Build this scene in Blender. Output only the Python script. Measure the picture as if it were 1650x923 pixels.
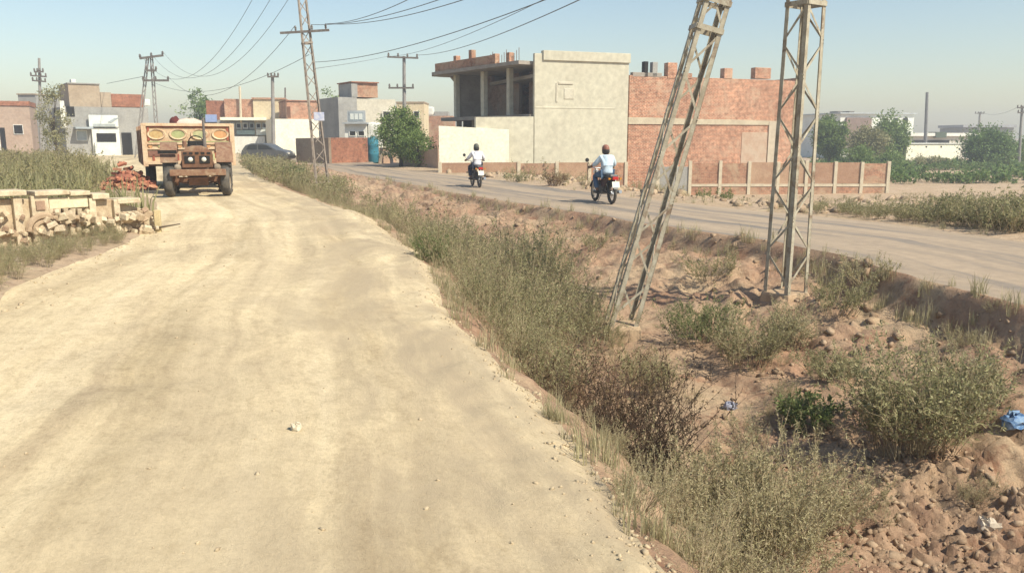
import bpy, bmesh, math, random
import numpy as np
from mathutils import Vector, Matrix, Euler
R = math.radians
random.seed(7)
rng = np.random.default_rng(11)
for o in list(bpy.data.objects): bpy.data.objects.remove(o)
scene = bpy.context.scene
COL = scene.collection

# ------------------------------------------------------------------ camera, sky, sun, exposure
F = 1300.0; CW, CH = 1650.0, 923.0; HOR = 222.0; CAMZ = 1.6
TH = math.atan((CH/2-HOR)/F)
cam = bpy.data.cameras.new('camera'); camo = bpy.data.objects.new('camera', cam); COL.objects.link(camo)
cam.sensor_width = 36; cam.lens = 36*F/CW; cam.clip_start = .05; cam.clip_end = 6000
camo.location = (0, 0, CAMZ); camo.rotation_euler = (math.pi/2-TH, 0, 0)
scene.camera = camo

SUN = Vector((.68, -.50, .90)).normalized()
w = bpy.data.worlds.new('World'); scene.world = w; w.use_nodes = True
wn = w.node_tree; bg = wn.nodes['Background']
sky = wn.nodes.new('ShaderNodeTexSky'); sky.sky_type = 'NISHITA'; sky.sun_disc = False
sky.sun_elevation = math.asin(SUN.z); sky.sun_rotation = math.atan2(SUN.x, SUN.y)
sky.air_density = 1.25; sky.dust_density = .8; sky.ozone_density = 1.0; sky.altitude = 150
wn.links.new(sky.outputs[0], bg.inputs[0]); bg.inputs[1].default_value = .088
sl = bpy.data.lights.new('sun', 'SUN'); so = bpy.data.objects.new('sun', sl); COL.objects.link(so)
sl.energy = 4.1; sl.angle = R(.8); sl.color = (1, .93, .77)
so.rotation_euler = SUN.to_track_quat('Z', 'Y').to_euler(); so.location = (20, -20, 40)
scene.view_settings.view_transform = 'Standard'; scene.view_settings.look = 'None'
scene.view_settings.gamma = 1; scene.view_settings.exposure = .70
scene.render.resolution_x = 1024; scene.render.resolution_y = 572

# ------------------------------------------------------------------ pixel rays
_f = np.array([0, math.cos(TH), -math.sin(TH)]); _u = np.array([0, math.sin(TH), math.cos(TH)])
def ray(px, py):
    return _f + np.array([1, 0, 0])*(px-CW/2)/F + _u*(CH/2-py)/F
def gp(px, py, z):
    d = ray(px, py); t = (z-CAMZ)/d[2]; return d[0]*t, d[1]*t
def at(px, py, Y):
    d = ray(px, py); t = Y/d[1]; return Vector((d[0]*t, Y, CAMZ+d[2]*t))

def proj(p):
    d = np.array([p[0], p[1], p[2]-CAMZ]); z = d@_f; return CW/2+F*d[0]/z, CH/2-F*(d@_u)/z

# ------------------------------------------------------------------ noise
def _h(ix, iy, s):
    n = (ix.astype(np.int64)*374761393 + iy.astype(np.int64)*668265263 + s*982451653) & 0x7fffffff
    n = ((n ^ (n >> 13))*1274126177) & 0x7fffffff
    n = (n ^ (n >> 16)) & 0xffff
    return n/65535.0
def vn(x, y, s=0):
    x = np.asarray(x, float); y = np.asarray(y, float)
    ix = np.floor(x); iy = np.floor(y); fx = x-ix; fy = y-iy
    fx = fx*fx*(3-2*fx); fy = fy*fy*(3-2*fy)
    a = _h(ix, iy, s); b = _h(ix+1, iy, s); c = _h(ix, iy+1, s); d = _h(ix+1, iy+1, s)
    return (a*(1-fx)+b*fx)*(1-fy)+(c*(1-fx)+d*fx)*fy
def fbm(x, y, s=0, o=4):
    t = 0; a = 1; n = 0
    for k in range(o):
        t = t + a*(vn(x*2**k, y*2**k, s+k)-.5)*2; n += a; a *= .5
    return t/n
def worley(x, y, s):
    """distance to the nearest cell border and a random value per cell"""
    ix, iy = np.floor(x), np.floor(y); b1 = np.full(x.shape, 9.); b2 = np.full(x.shape, 9.); hv = np.zeros(x.shape)
    for dx in (-1, 0, 1):
        for dy in (-1, 0, 1):
            cx, cy = ix+dx, iy+dy
            d = np.hypot(cx+.1+.8*_h(cx, cy, s)-x, cy+.1+.8*_h(cx, cy, s+1)-y)
            n = d < b1; hv = np.where(n, _h(cx, cy, s+2), hv); b2 = np.where(n, b1, np.minimum(b2, d)); b1 = np.where(n, d, b1)
    return b2-b1, hv
def sst(t):
    t = np.clip(t, 0, 1); return t*t*(3-2*t)

# ------------------------------------------------------------------ the lines of the two roads, in metres
def curve(pix, z, extra=()):
    p = [gp(a, b, z) for a, b in pix]
    p = sorted([(y, x) for x, y in p]+list(extra))
    ys = np.array([q[0] for q in p]); xs = np.array([q[1] for q in p])
    def f(y):
        y = np.asarray(y, float)
        r = np.interp(y, ys, xs)
        s0 = (xs[2]-xs[0])/(ys[2]-ys[0])
        return np.where(y < ys[0], xs[0]+(y-ys[0])*s0, r)
    def g(y):
        k = .25+.02*np.maximum(np.asarray(y, float), 0)
        return (f(y-2*k)+2*f(y-k)+3*f(y)+2*f(y+k)+f(y+2*k))/9
    return g
cXR = curve([(1094,917),(1052,857),(1005,802),(958,718),(894,655),(851,609),(796,583),(757,538),(727,510),(708,480),(702,450),(690,413),(613,363),(587,340),(530,328),(463,303),(420,283),(402,272)], 0, [(58,-19.5),(75,-24)])
cXL = curve([(0,485),(15,471),(48,452),(97,430),(145,416),(218,387),(242,375),(258,353),(245,325),(225,310)], 0, [(32,-15.5),(45,-23),(75,-44)])
cXA = curve([(1650,490),(1491,454),(1391,422),(1302,398),(1230,386),(1070,364),(900,337),(800,322),(717,308),(640,293),(567,281)], -.3, [(52,-12.2),(58,-15.5),(75,-22)])
cXB = curve([(1650,389),(1572,381),(1470,364),(1403,357),(1304,348),(1150,333),(1010,318),(900,304),(800,290),(710,280),(640,272)], -.3, [(58,-9.5),(75,-14)])
def XR(y): return cXR(y) + .13*fbm(np.asarray(y)*1.1, 3.3+0*np.asarray(y), 5, 6)
def XL(y): return cXL(y) + .25*fbm(np.asarray(y)*.6, 1.3+0*np.asarray(y), 6, 3)
def XA(y): return np.maximum(cXA(y) + .22*fbm(np.asarray(y)*.8, 7.3+0*np.asarray(y), 7, 4), XR(y)+.8)
def XB(y): return cXB(y) + .25*fbm(np.asarray(y)*.5, 9.3+0*np.asarray(y), 8, 3)

def height(x, y):
    x = np.asarray(x, float); y = np.asarray(y, float)
    xr, xl, xa, xb = XR(y), XL(y), XA(y), XB(y)
    far = 1-sst((y-40)/40)
    # dirt track with ruts
    td = (x-xl)/np.maximum(xr-xl, .1)
    und = .035*fbm(x*.5, y*.35, 20, 3) + .012*fbm(x*2.2, y*1.2, 21, 3)
    und += .05*np.abs(fbm(x*.8+3, y*.9, 22, 3))*sst((-1.2-x)/1.5)*sst((9-y)/4)
    for c in (.38, .62, .78):
        und -= .03*np.exp(-((td-c)/.035)**2)*(.5+fbm(x*.3, y*.25, 23, 2))
    und -= .06*sst((td-.95)/.05)**2-.03*sst((td-.8)/.1)*fbm(x*3.2, y*3.2, 24, 4)*np.minimum(1, (1-td)/.02)
    zd = und
    # ditch
    s = np.clip((x-xr)/np.maximum(xa-xr, .1), 0, 1)
    D = np.interp(y, [0, 6, 12, 20, 30, 45, 56], [1.75, 1.7, 1.35, 1.0, .7, .3, .12])
    jag = .5+.5*fbm(x*2.6, y*2.6, 33, 3)
    left = sst(s/(.17+.16*jag))**.8
    t = np.clip((1-s)/.46, 0, 1)
    right = .3+(D-.3)*(.36*sst(t/.13)+.64*t**.92)
    zdit = -.06*(1-sst(s/.1))-np.minimum(left*D, np.maximum(right, .3))
    rough = sst(s/.035)*sst((1-s)/.03)
    bank = np.exp(-((s-.78)/.2)**2)
    n1 = fbm(x*.9, y*.9, 30, 4)
    n2 = fbm(x*3.1, y*3.1, 31, 4)
    n3 = np.abs(fbm(x*1.6+.4*n1, y*1.6, 32, 4))
    zdit = zdit + rough*far*((.11+.06*bank)*n1+(.05+.05*bank)*n2-.15*bank*(n3-.25)+.03*np.round(n2*2)*bank)
    n4 = np.abs(fbm(y*2.6+.5*n1, s*2.2+x*.12, 34, 4))
    zdit = zdit + rough*far*(bank*(-.30*(n4-.2)*np.exp(-((s-.84)/.13)**2)+.05*fbm(x*6.5, y*6.5, 35, 3))+.022*fbm(x*9, y*9, 36, 3))
    near = sst((9.2-y)/1.5)*sst((s-.34)/.06)*sst((.78-s)/.08)*sst((vn(x*.6, y*.6, 37)-.30)/.2)
    if np.any(near > .01):
        wx = x+.05*fbm(x*3, y*3, 38, 2); c_, h_ = worley(wx*6.2, y*6.2+.3*n2, 39)
        c2_, h2_ = worley(wx*11+5, y*11, 41)
        zdit = zdit + near*(.075*(h_-.5)*sst(c_/.22)-.07*(1-sst(c_/.2))+.03*(h2_-.5)-.025*(1-sst(c2_/.22)))
    # paved road
    zp = -.3 + .02*fbm(x*.4, y*.3, 40, 2) + .035*np.sin(np.clip((x-xa)/np.maximum(xb-xa, .1), 0, 1)*math.pi)
    # right field
    a = x/np.maximum(y, 4)
    low = np.interp(a, [-.15, -.09, .01, .075, .2], [-.15, -.19, -.75, -1.15, -1.6])
    dr = x-xb
    m = sst((dr-.5)/11)
    zf = -.3+(low+.3)*m + sst(dr/1.5)*(.13*fbm(x*.35, y*.35, 50, 4)+.05*fbm(x*1.7, y*1.7, 51, 3)+.06)
    # left field
    dl = xl-x
    zl = und*np.exp(-dl) + sst(dl/2)*(.12*fbm(x*.3, y*.3, 60, 3)+.04*fbm(x*1.6, y*1.6, 61, 3)) + .05*np.exp(-((dl-.5)/.4)**2)
    z = np.where(x < xl, zl, np.where(x < xr, zd, np.where(x < xa, zdit, np.where(x < xb, zp, zf))))
    z = z + .0*x
    fz = sst((y-52)/14)*(x < xb)
    return z*(1-fz)+fz*np.where(x < xr, 0, -.12)
_TB = {}
def tab(fn, y):
    """scalar value of an edge curve from a fine table"""
    if fn not in _TB: _TB[fn] = fn(np.arange(-5, 125, .02))
    t = _TB[fn]; k = (min(max(y, -4.9), 124)+5)/.02; i = int(k); return float(t[i]+(t[i+1]-t[i])*(k-i))
GRID = {}
def zg(x, y):
    """ground height read from the terrain grid"""
    ys = GRID['ys']; j = int(np.searchsorted(ys, y))-1; j = min(max(j, 0), len(ys)-2)
    f = (y-ys[j])/(ys[j+1]-ys[j])
    return float(np.interp(x, GRID['X'][j], GRID['Z'][j])*(1-f)+np.interp(x, GRID['X'][j+1], GRID['Z'][j+1])*f)
def hit(px, py):
    d = ray(px, py); t = 2*1.004**np.arange(1300)
    z = CAMZ+d[2]*t; k = int(np.argmax(z < height(d[0]*t, d[1]*t)))
    x, y = d[0]*t[k], d[1]*t[k]; return Vector((x, y, zg(x, y)))

# ------------------------------------------------------------------ mesh helpers
class G:
    """collects vertices and faces of one mesh, in world metres"""
    def __init__(s): s.v = []; s.f = []
    def add(s, vs, fs):
        n = len(s.v); s.v += [tuple(p) for p in vs]; s.f += [tuple(i+n for i in f) for f in fs]; return s
    def hexa(s, b, t):
        return s.add(list(b)+list(t), [(3,2,1,0),(4,5,6,7),(0,1,5,4),(1,2,6,5),(2,3,7,6),(3,0,4,7)])
    def box(s, c, d, rz=0, rx=0, ry=0, taper=1.0):
        m = Matrix.Translation(c) @ Euler((rx, ry, rz)).to_matrix().to_4x4()
        x, y, z = d[0]/2, d[1]/2, d[2]/2; k = taper
        b = [m @ Vector(p) for p in ((-x,-y,-z),(x,-y,-z),(x,y,-z),(-x,y,-z))]
        t = [m @ Vector(p) for p in ((-x*k,-y*k,z),(x*k,-y*k,z),(x*k,y*k,z),(-x*k,y*k,z))]
        return s.hexa(b, t)
    def tube(s, pts, r, n=6, caps=True):
        pts = [Vector(p) for p in pts]; r = r if hasattr(r, '__len__') else [r]*len(pts)
        vs = []; fs = []; ref = None
        for i, p in enumerate(pts):
            d = (pts[min(i+1, len(pts)-1)]-pts[max(i-1, 0)]).normalized()
            if ref is None: ref = d.orthogonal().normalized()
            ref = (ref-d*ref.dot(d)).normalized(); q = d.cross(ref)
            for k in range(n):
                a = 2*math.pi*k/n; vs.append(p+(ref*math.cos(a)+q*math.sin(a))*r[i])
        for i in range(len(pts)-1):
            for k in range(n):
                fs.append((i*n+k, i*n+(k+1) % n, (i+1)*n+(k+1) % n, (i+1)*n+k))
        if caps: fs += [tuple(range(n-1, -1, -1)), tuple((len(pts)-1)*n+k for k in range(n))]
        return s.add(vs, fs)
    def lathe(s, prof, c, axis='Z', n=20, sx=1, sy=1):
        vs = []; fs = []; m = len(prof)
        for k in range(n):
            a = 2*math.pi*k/n
            for r, h in prof:
                x, y, z = r*math.cos(a)*sx, r*math.sin(a)*sy, h
                p = (x, y, z) if axis == 'Z' else ((z, x, y) if axis == 'X' else (x, z, y))
                vs.append((p[0]+c[0], p[1]+c[1], p[2]+c[2]))
        for k in range(n):
            for i in range(m-1):
                a, b = k*m+i, ((k+1) % n)*m+i
                fs.append((a, b, b+1, a+1))
        return s.add(vs, fs)
    def prism(s, poly, axis, a0, a1):
        """poly of 2D points extruded along an axis: 'X' poly=(y,z); 'Z' poly=(x,y); 'Y' poly=(x,z)"""
        def P(p, a): return (a, p[0], p[1]) if axis == 'X' else ((p[0], p[1], a) if axis == 'Z' else (p[0], a, p[1]))
        n = len(poly)
        return s.add([P(p, a0) for p in poly]+[P(p, a1) for p in poly],
                     [tuple(range(n-1, -1, -1)), tuple(range(n, 2*n))]+[(i, (i+1) % n, n+(i+1) % n, n+i) for i in range(n)])

def auto_uv(me):
    uv = me.uv_layers.new(name='UVMap').data
    for p in me.polygons:
        n = p.normal
        if abs(n.z) > .75: tx, ty = Vector((1, 0, 0)), Vector((0, 1, 0))
        else:
            tx = Vector((-n.y, n.x, 0)).normalized(); ty = Vector((0, 0, 1))
        for li in p.loop_indices:
            c = me.vertices[me.loops[li].vertex_index].co
            uv[li].uv = (c.dot(tx), c.dot(ty))

def tag(o, label=None, cat=None, group=None, kind=None):
    if label: o['label'] = label
    if cat: o['category'] = cat
    if group: o['group'] = group
    if kind: o['kind'] = kind
    return o
def wloc(o):
    v = Vector((0, 0, 0))
    while o: v = v+o.location; o = o.parent
    return v
def build(name, g, m, parent=None, bevel=0, smooth=False, local=False):
    """links the collected shape as one mesh object; world metres unless local"""
    me = bpy.data.meshes.new(name)
    off = Vector((0, 0, 0)) if (local or parent is None) else wloc(parent)
    me.from_pydata([tuple(Vector(p)-off) for p in g.v], [], g.f)
    bm = bmesh.new(); bm.from_mesh(me); bmesh.ops.recalc_face_normals(bm, faces=bm.faces)
    if bevel:
        bmesh.ops.bevel(bm, geom=[e for e in bm.edges if len(e.link_faces) == 2 and e.calc_face_angle(0) > .5], offset=bevel, segments=2, affect='EDGES', profile=.6)
    bm.to_mesh(me); bm.free(); me.update()
    auto_uv(me)
    if smooth:
        for p in me.polygons: p.use_smooth = True
    me.materials.append(m)
    o = bpy.data.objects.new(name, me); COL.objects.link(o); o.parent = parent
    return o
def thing(name, label, cat, loc=(0, 0, 0), group=None, rz=0):
    o = bpy.data.objects.new(name, None); COL.objects.link(o); o.location = loc; o.rotation_euler = (0, 0, rz)
    o.empty_display_size = .2
    return tag(o, label, cat, group)
def copy_tree(o, parent=None):
    c = o.copy(); COL.objects.link(c); c.parent = parent
    for ch in list(o.children): copy_tree(ch, c)
    return c
def npmesh(name, V, Q, mats, var=None, mi=None, smooth=False, uv=None):
    me = bpy.data.meshes.new(name); nv, nf = len(V), len(Q)
    me.vertices.add(nv); me.vertices.foreach_set('co', np.ascontiguousarray(V, np.float32).ravel())
    me.loops.add(nf*4); me.loops.foreach_set('vertex_index', np.ascontiguousarray(Q, np.int32).ravel())
    me.polygons.add(nf); me.polygons.foreach_set('loop_start', np.arange(0, nf*4, 4, dtype=np.int32))
    if mi is not None: me.polygons.foreach_set('material_index', np.ascontiguousarray(mi, np.int32))
    if smooth: me.polygons.foreach_set('use_smooth', np.ones(nf, bool))
    me.update(calc_edges=True)
    if var is not None:
        a = me.attributes.new('var', 'FLOAT', 'POINT'); a.data.foreach_set('value', np.ascontiguousarray(var, np.float32))
    if uv is not None:
        l = me.uv_layers.new(name='UVMap'); l.data.foreach_set('uv', np.ascontiguousarray(uv[np.asarray(Q).ravel()], np.float32).ravel())
    for m in mats: me.materials.append(m)
    return me
def link(name, me, parent=None):
    o = bpy.data.objects.new(name, me); COL.objects.link(o); o.parent = parent; return o

# ------------------------------------------------------------------ materials
def nodes(name):
    m = bpy.data.materials.new(name); m.use_nodes = True
    t = m.node_tree; return m, t.nodes, t.links, t.nodes['Principled BSDF']
def ramp(N, stops):
    r = N.new('ShaderNodeValToRGB'); e = r.color_ramp.elements
    while len(e) < len(stops): e.new(.5)
    for k, (p, c) in enumerate(stops): e[k].position = p; e[k].color = (*c, 1) if len(c) == 3 else c
    return r
def noise(N, L, co, scale, detail=6, rough=.6, dist=0):
    n = N.new('ShaderNodeTexNoise'); n.inputs['Scale'].default_value = scale; n.inputs['Detail'].default_value = detail
    n.inputs['Roughness'].default_value = rough; n.inputs['Distortion'].default_value = dist
    L.new(co, n.inputs['Vector']); return n.outputs['Fac']
def mixc(N, L, fac, a, b, mode='MIX'):
    x = N.new('ShaderNodeMix'); x.data_type = 'RGBA'; x.blend_type = mode
    if hasattr(fac, 'links'): L.new(fac, x.inputs[0])
    else: x.inputs[0].default_value = fac
    for v, i in ((a, 6), (b, 7)):
        if hasattr(v, 'links'): L.new(v, x.inputs[i])
        else: x.inputs[i].default_value = (*v, 1)
    return x.outputs[2]
def bump(N, L, h, strength, dist=.02, prev=None):
    b = N.new('ShaderNodeBump'); b.inputs['Strength'].default_value = strength; b.inputs['Distance'].default_value = dist
    L.new(h, b.inputs['Height'])
    if prev is not None: L.new(prev, b.inputs['Normal'])
    return b.outputs[0]
def mapv(N, L, co, sc):
    m = N.new('ShaderNodeMapping'); m.inputs['Scale'].default_value = sc; L.new(co, m.inputs[0]); return m.outputs[0]
_mc = {}
def M(c1, c2=None, scale=2.0, rough=.85, bmp=.25, bs=30, spec=.25, metal=0, c3=None, s3=.6, lo=.4, hi=.62):
    key = (c1, c2, scale, rough, bmp, bs, metal, c3, s3, lo, hi)
    if key in _mc: return _mc[key]
    m, N, L, B = nodes('surface')
    co = N.new('ShaderNodeTexCoord').outputs['Object']
    c2 = c2 or tuple(x*.78 for x in c1)
    r = ramp(N, [(lo, (0, 0, 0)), (hi, (1, 1, 1))]); L.new(noise(N, L, co, scale, 8, .65), r.inputs[0])
    c = mixc(N, L, r.outputs[0], c1, c2)
    if c3:
        r3 = ramp(N, [(.52, (0, 0, 0)), (.68, (1, 1, 1))]); L.new(noise(N, L, co, s3, 7, .7, .6), r3.inputs[0])
        c = mixc(N, L, r3.outputs[0], c, c3)
    g = ramp(N, [(.3, (.82, .82, .82)), (.7, (1.08, 1.08, 1.08))]); L.new(noise(N, L, co, scale*9, 4), g.inputs[0])
    c = mixc(N, L, 1.0, c, g.outputs[0], 'MULTIPLY')
    L.new(c, B.inputs['Base Color']); B.inputs['Roughness'].default_value = rough
    B.inputs['Specular IOR Level'].default_value = spec; B.inputs['Metallic'].default_value = metal
    L.new(bump(N, L, noise(N, L, co, bs, 5), bmp, .01), B.inputs['Normal'])
    _mc[key] = m; return m
def brick_mat(c1, c2, mort, plaster=None, amount=.5, bw=.23, rh=.08):
    m, N, L, B = nodes('brickwork')
    uv = N.new('ShaderNodeTexCoord').outputs['UV']; ob = N.new('ShaderNodeTexCoord').outputs['Object']
    b = N.new('ShaderNodeTexBrick'); L.new(uv, b.inputs['Vector']); b.inputs['Scale'].default_value = 1
    b.inputs['Brick Width'].default_value = bw; b.inputs['Row Height'].default_value = rh; b.inputs['Mortar Size'].default_value = .012
    b.inputs['Mortar Smooth'].default_value = .2; b.inputs['Bias'].default_value = 0
    b.inputs['Color1'].default_value = (*c1, 1); b.inputs['Color2'].default_value = (*c2, 1); b.inputs['Mortar'].default_value = (*mort, 1)
    g = ramp(N, [(.36, (.45, .42, .42)), (.5, (1, .98, .96)), (.66, (1.5, 1.42, 1.32))]); L.new(noise(N, L, ob, 4.2, 9, .85), g.inputs[0])
    c = mixc(N, L, 1.0, b.outputs['Color'], g.outputs[0], 'MULTIPLY')
    g2 = ramp(N, [(.35, (.8, .78, .78)), (.65, (1.1, 1.1, 1.1))]); L.new(noise(N, L, ob, .45, 6, .6), g2.inputs[0])
    c = mixc(N, L, 1.0, c, g2.outputs[0], 'MULTIPLY')
    if plaster:
        r = ramp(N, [(.62-amount*.3, (0, 0, 0)), (.72-amount*.2, (1, 1, 1))]); L.new(noise(N, L, ob, .7, 9, .75, .4), r.inputs[0])
        c = mixc(N, L, r.outputs[0], c, plaster)
    L.new(c, B.inputs['Base Color']); B.inputs['Roughness'].default_value = .92; B.inputs['Specular IOR Level'].default_value = .105
    iv = N.new('ShaderNodeMath'); iv.operation = 'SUBTRACT'; iv.inputs[0].default_value = 1; L.new(b.outputs['Fac'], iv.inputs[1])
    L.new(bump(N, L, noise(N, L, ob, 25, 5), .4, .01, bump(N, L, iv.outputs[0], .6, .012)), B.inputs['Normal'])
    return m
def leaf_mat(a, b, c, dry=None):
    m, N, L, B = nodes('foliage')
    at_ = N.new('ShaderNodeAttribute'); at_.attribute_name = 'var'
    r = ramp(N, [(0, a), (.5, b), (1, c)]); L.new(at_.outputs['Fac'], r.inputs[0])
    col = r.outputs[0]
    L.new(col, B.inputs['Base Color']); B.inputs['Roughness'].default_value = .7; B.inputs['Specular IOR Level'].default_value = .2
    tr = N.new('ShaderNodeBsdfTranslucent'); L.new(col, tr.inputs[0])
    mx = N.new('ShaderNodeMixShader'); mx.inputs[0].default_value = .34
    L.new(B.outputs[0], mx.inputs[1]); L.new(tr.outputs[0], mx.inputs[2])
    L.new(mx.outputs[0], N['Material Output'].inputs['Surface'])
    return m

def dirt_material():
    m, N, L, B = nodes('dirt_track')
    uv = N.new('ShaderNodeTexCoord').outputs['UV']; ob = N.new('ShaderNodeTexCoord').outputs['Object']
    st = noise(N, L, mapv(N, L, uv, (2.1, .11, 1)), 1.0, 9, .66, .5)
    r = ramp(N, [(.34, (.71, .59, .405)), (.5, (.635, .52, .345)), (.66, (.49, .39, .26))]); L.new(st, r.inputs[0])
    r2 = ramp(N, [(.36, (1.06, 1.05, 1.0)), (.64, (.83, .815, .79))]); L.new(noise(N, L, ob, .55, 7, .6, .3), r2.inputs[0])
    c = mixc(N, L, 1, r.outputs[0], r2.outputs[0], 'MULTIPLY')
    r3 = ramp(N, [(.3, (.74, .72, .69)), (.52, (1, 1, 1)), (.75, (1.14, 1.13, 1.1))]); L.new(noise(N, L, mapv(N, L, uv, (1, .6, 1)), 9, 9, .78), r3.inputs[0])
    c = mixc(N, L, 1, c, r3.outputs[0], 'MULTIPLY')
    r5 = ramp(N, [(.32, (.80, .79, .77)), (.5, (1, 1, 1)), (.7, (1.12, 1.11, 1.09))]); L.new(noise(N, L, mapv(N, L, uv, (1, .75, 1)), 34, 6, .8), r5.inputs[0])
    c = mixc(N, L, 1, c, r5.outputs[0], 'MULTIPLY')
    wv = N.new('ShaderNodeTexWave'); wv.wave_type = 'BANDS'; wv.bands_direction = 'X'; wv.inputs['Scale'].default_value = .21; wv.inputs['Distortion'].default_value = 1.6; wv.inputs['Detail'].default_value = 3; wv.inputs['Detail Scale'].default_value = 1.4; wv.inputs['Phase Offset'].default_value = 1.2
    L.new(mapv(N, L, uv, (1, .06, 1)), wv.inputs['Vector'])
    rw = ramp(N, [(.70, (1, 1, 1)), (.92, (.80, .78, .75))]); L.new(wv.outputs['Fac'], rw.inputs[0])
    gw = ramp(N, [(.42, (0, 0, 0)), (.58, (1, 1, 1))]); L.new(noise(N, L, mapv(N, L, uv, (.8, .25, 1)), 1.1, 6, .7), gw.inputs[0])
    c = mixc(N, L, gw.outputs[0], c, mixc(N, L, 1, c, rw.outputs[0], 'MULTIPLY'))
    # greyer packed strip towards the ditch side
    sx = N.new('ShaderNodeSeparateXYZ'); L.new(uv, sx.inputs[0])
    md = N.new('ShaderNodeMapRange'); md.inputs[1].default_value = -3.0; md.inputs[2].default_value = -.7; L.new(sx.outputs[0], md.inputs[0])
    r4 = ramp(N, [(.40, (0, 0, 0)), (.58, (1, 1, 1))]); L.new(noise(N, L, mapv(N, L, uv, (.9, .35, 1)), .9, 8, .7, .8), r4.inputs[0])
    mm = N.new('ShaderNodeMath'); mm.operation = 'MULTIPLY'; L.new(md.outputs[0], mm.inputs[0]); L.new(r4.outputs[0], mm.inputs[1])
    c = mixc(N, L, mm.outputs[0], c, (.41, .325, .215))
    vo = N.new('ShaderNodeTexVoronoi'); vo.inputs['Scale'].default_value = 16; L.new(uv, vo.inputs['Vector'])
    rv = ramp(N, [(.05, (.62, .6, .56)), (.13, (1, 1, 1))]); L.new(vo.outputs['Distance'], rv.inputs[0])
    gate = ramp(N, [(.55, (0, 0, 0)), (.66, (1, 1, 1))]); L.new(noise(N, L, uv, 1.3, 5), gate.inputs[0])
    c = mixc(N, L, gate.outputs[0], c, mixc(N, L, 1, c, rv.outputs[0], 'MULTIPLY'))
    L.new(c, B.inputs['Base Color']); B.inputs['Roughness'].default_value = .95; B.inputs['Specular IOR Level'].default_value = .1
    b1 = bump(N, L, noise(N, L, mapv(N, L, uv, (1, .35, 1)), 4, 10, .74), .4, .03)
    L.new(bump(N, L, noise(N, L, uv, 60, 8, .8), .7, .012, b1), B.inputs['Normal'])
    return m
def soil_material(name, a, b, c_, d_):
    m, N, L, B = nodes(name)
    ob = N.new('ShaderNodeTexCoord').outputs['Object']
    r = ramp(N, [(.35, a), (.5, b), (.64, c_)]); L.new(noise(N, L, ob, .7, 9, .68, .5), r.inputs[0])
    r2 = ramp(N, [(.3, (.55, .52, .5)), (.5, (1, 1, 1)), (.72, (1.18, 1.15, 1.1))]); L.new(noise(N, L, ob, 7, 9, .75), r2.inputs[0])
    c = mixc(N, L, 1, r.outputs[0], r2.outputs[0], 'MULTIPLY')
    r3 = ramp(N, [(.56, (0, 0, 0)), (.66, (1, 1, 1))]); L.new(noise(N, L, ob, 1.9, 8, .7, .3), r3.inputs[0])
    c = mixc(N, L, r3.outputs[0], c, d_)
    L.new(c, B.inputs['Base Color']); B.inputs['Roughness'].default_value = .96; B.inputs['Specular IOR Level'].default_value = .1
    b1 = bump(N, L, noise(N, L, ob, 5, 9, .72), .8, .07)
    L.new(bump(N, L, noise(N, L, ob, 28, 6, .7), .6, .02, b1), B.inputs['Normal'])
    return m
def asphalt_material():
    m, N, L, B = nodes('dusty_asphalt')
    uv = N.new('ShaderNodeTexCoord').outputs['UV']
    r = ramp(N, [(.36, (.385, .30, .215)), (.5, (.33, .26, .19)), (.64, (.175, .16, .145))])
    L.new(noise(N, L, mapv(N, L, uv, (1.5, .07, 1)), 1.0, 7, .6, .3), r.inputs[0])
    r2 = ramp(N, [(.3, (.8, .8, .8)), (.7, (1.15, 1.13, 1.1))]); L.new(noise(N, L, uv, 4, 9, .75), r2.inputs[0])
    c = mixc(N, L, 1, r.outputs[0], r2.outputs[0], 'MULTIPLY')
    L.new(c, B.inputs['Base Color']); B.inputs['Roughness'].default_value = .85; B.inputs['Specular IOR Level'].default_value = .2
    L.new(bump(N, L, noise(N, L, uv, 30, 6, .7), .4, .01), B.inputs['Normal'])
    return m

mDirt = dirt_material(); mRoad = asphalt_material()
mSoil = soil_material('ditch_soil', (.34, .205, .135), (.385, .26, .17), (.44, .325, .21), (.28, .16, .10))
mField = soil_material('field_soil', (.47, .36, .25), (.43, .315, .215), (.38, .29, .185), (.45, .37, .24))
mLeafDry = leaf_mat((.29, .255, .13), (.40, .355, .20), (.51, .45, .28))
mLeafOlive = leaf_mat((.205, .20, .09), (.31, .295, .145), (.42, .385, .22))
mLeafGreen = leaf_mat((.11, .15, .05), (.18, .22, .08), (.27, .29, .13))
mLeafRust = leaf_mat((.17, .11, .06), (.26, .185, .10), (.34, .27, .15))
mLeafTree = leaf_mat((.12, .18, .045), (.19, .265, .075), (.28, .36, .13))
mLeafBright = leaf_mat((.09, .15, .04), (.15, .23, .065), (.22, .31, .11))
mStem = M((.42, .34, .21), (.30, .23, .14), 6, .9, .1)
mStemBrownShade = M((.10, .065, .045), (.07, .045, .03), 6, .9, .1)  # brown twigs, darkened further to paint in the bush's own shade
mLeafBrownShade = leaf_mat((.055, .038, .024), (.085, .06, .036), (.14, .10, .058))  # brown leaves with self-shadow put into the colour
mStemR = M((.22, .12, .08), (.15, .09, .06), 6, .9, .1)
mBark = M((.14, .105, .075), (.09, .07, .05), 5, .95, .5, 25)

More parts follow.
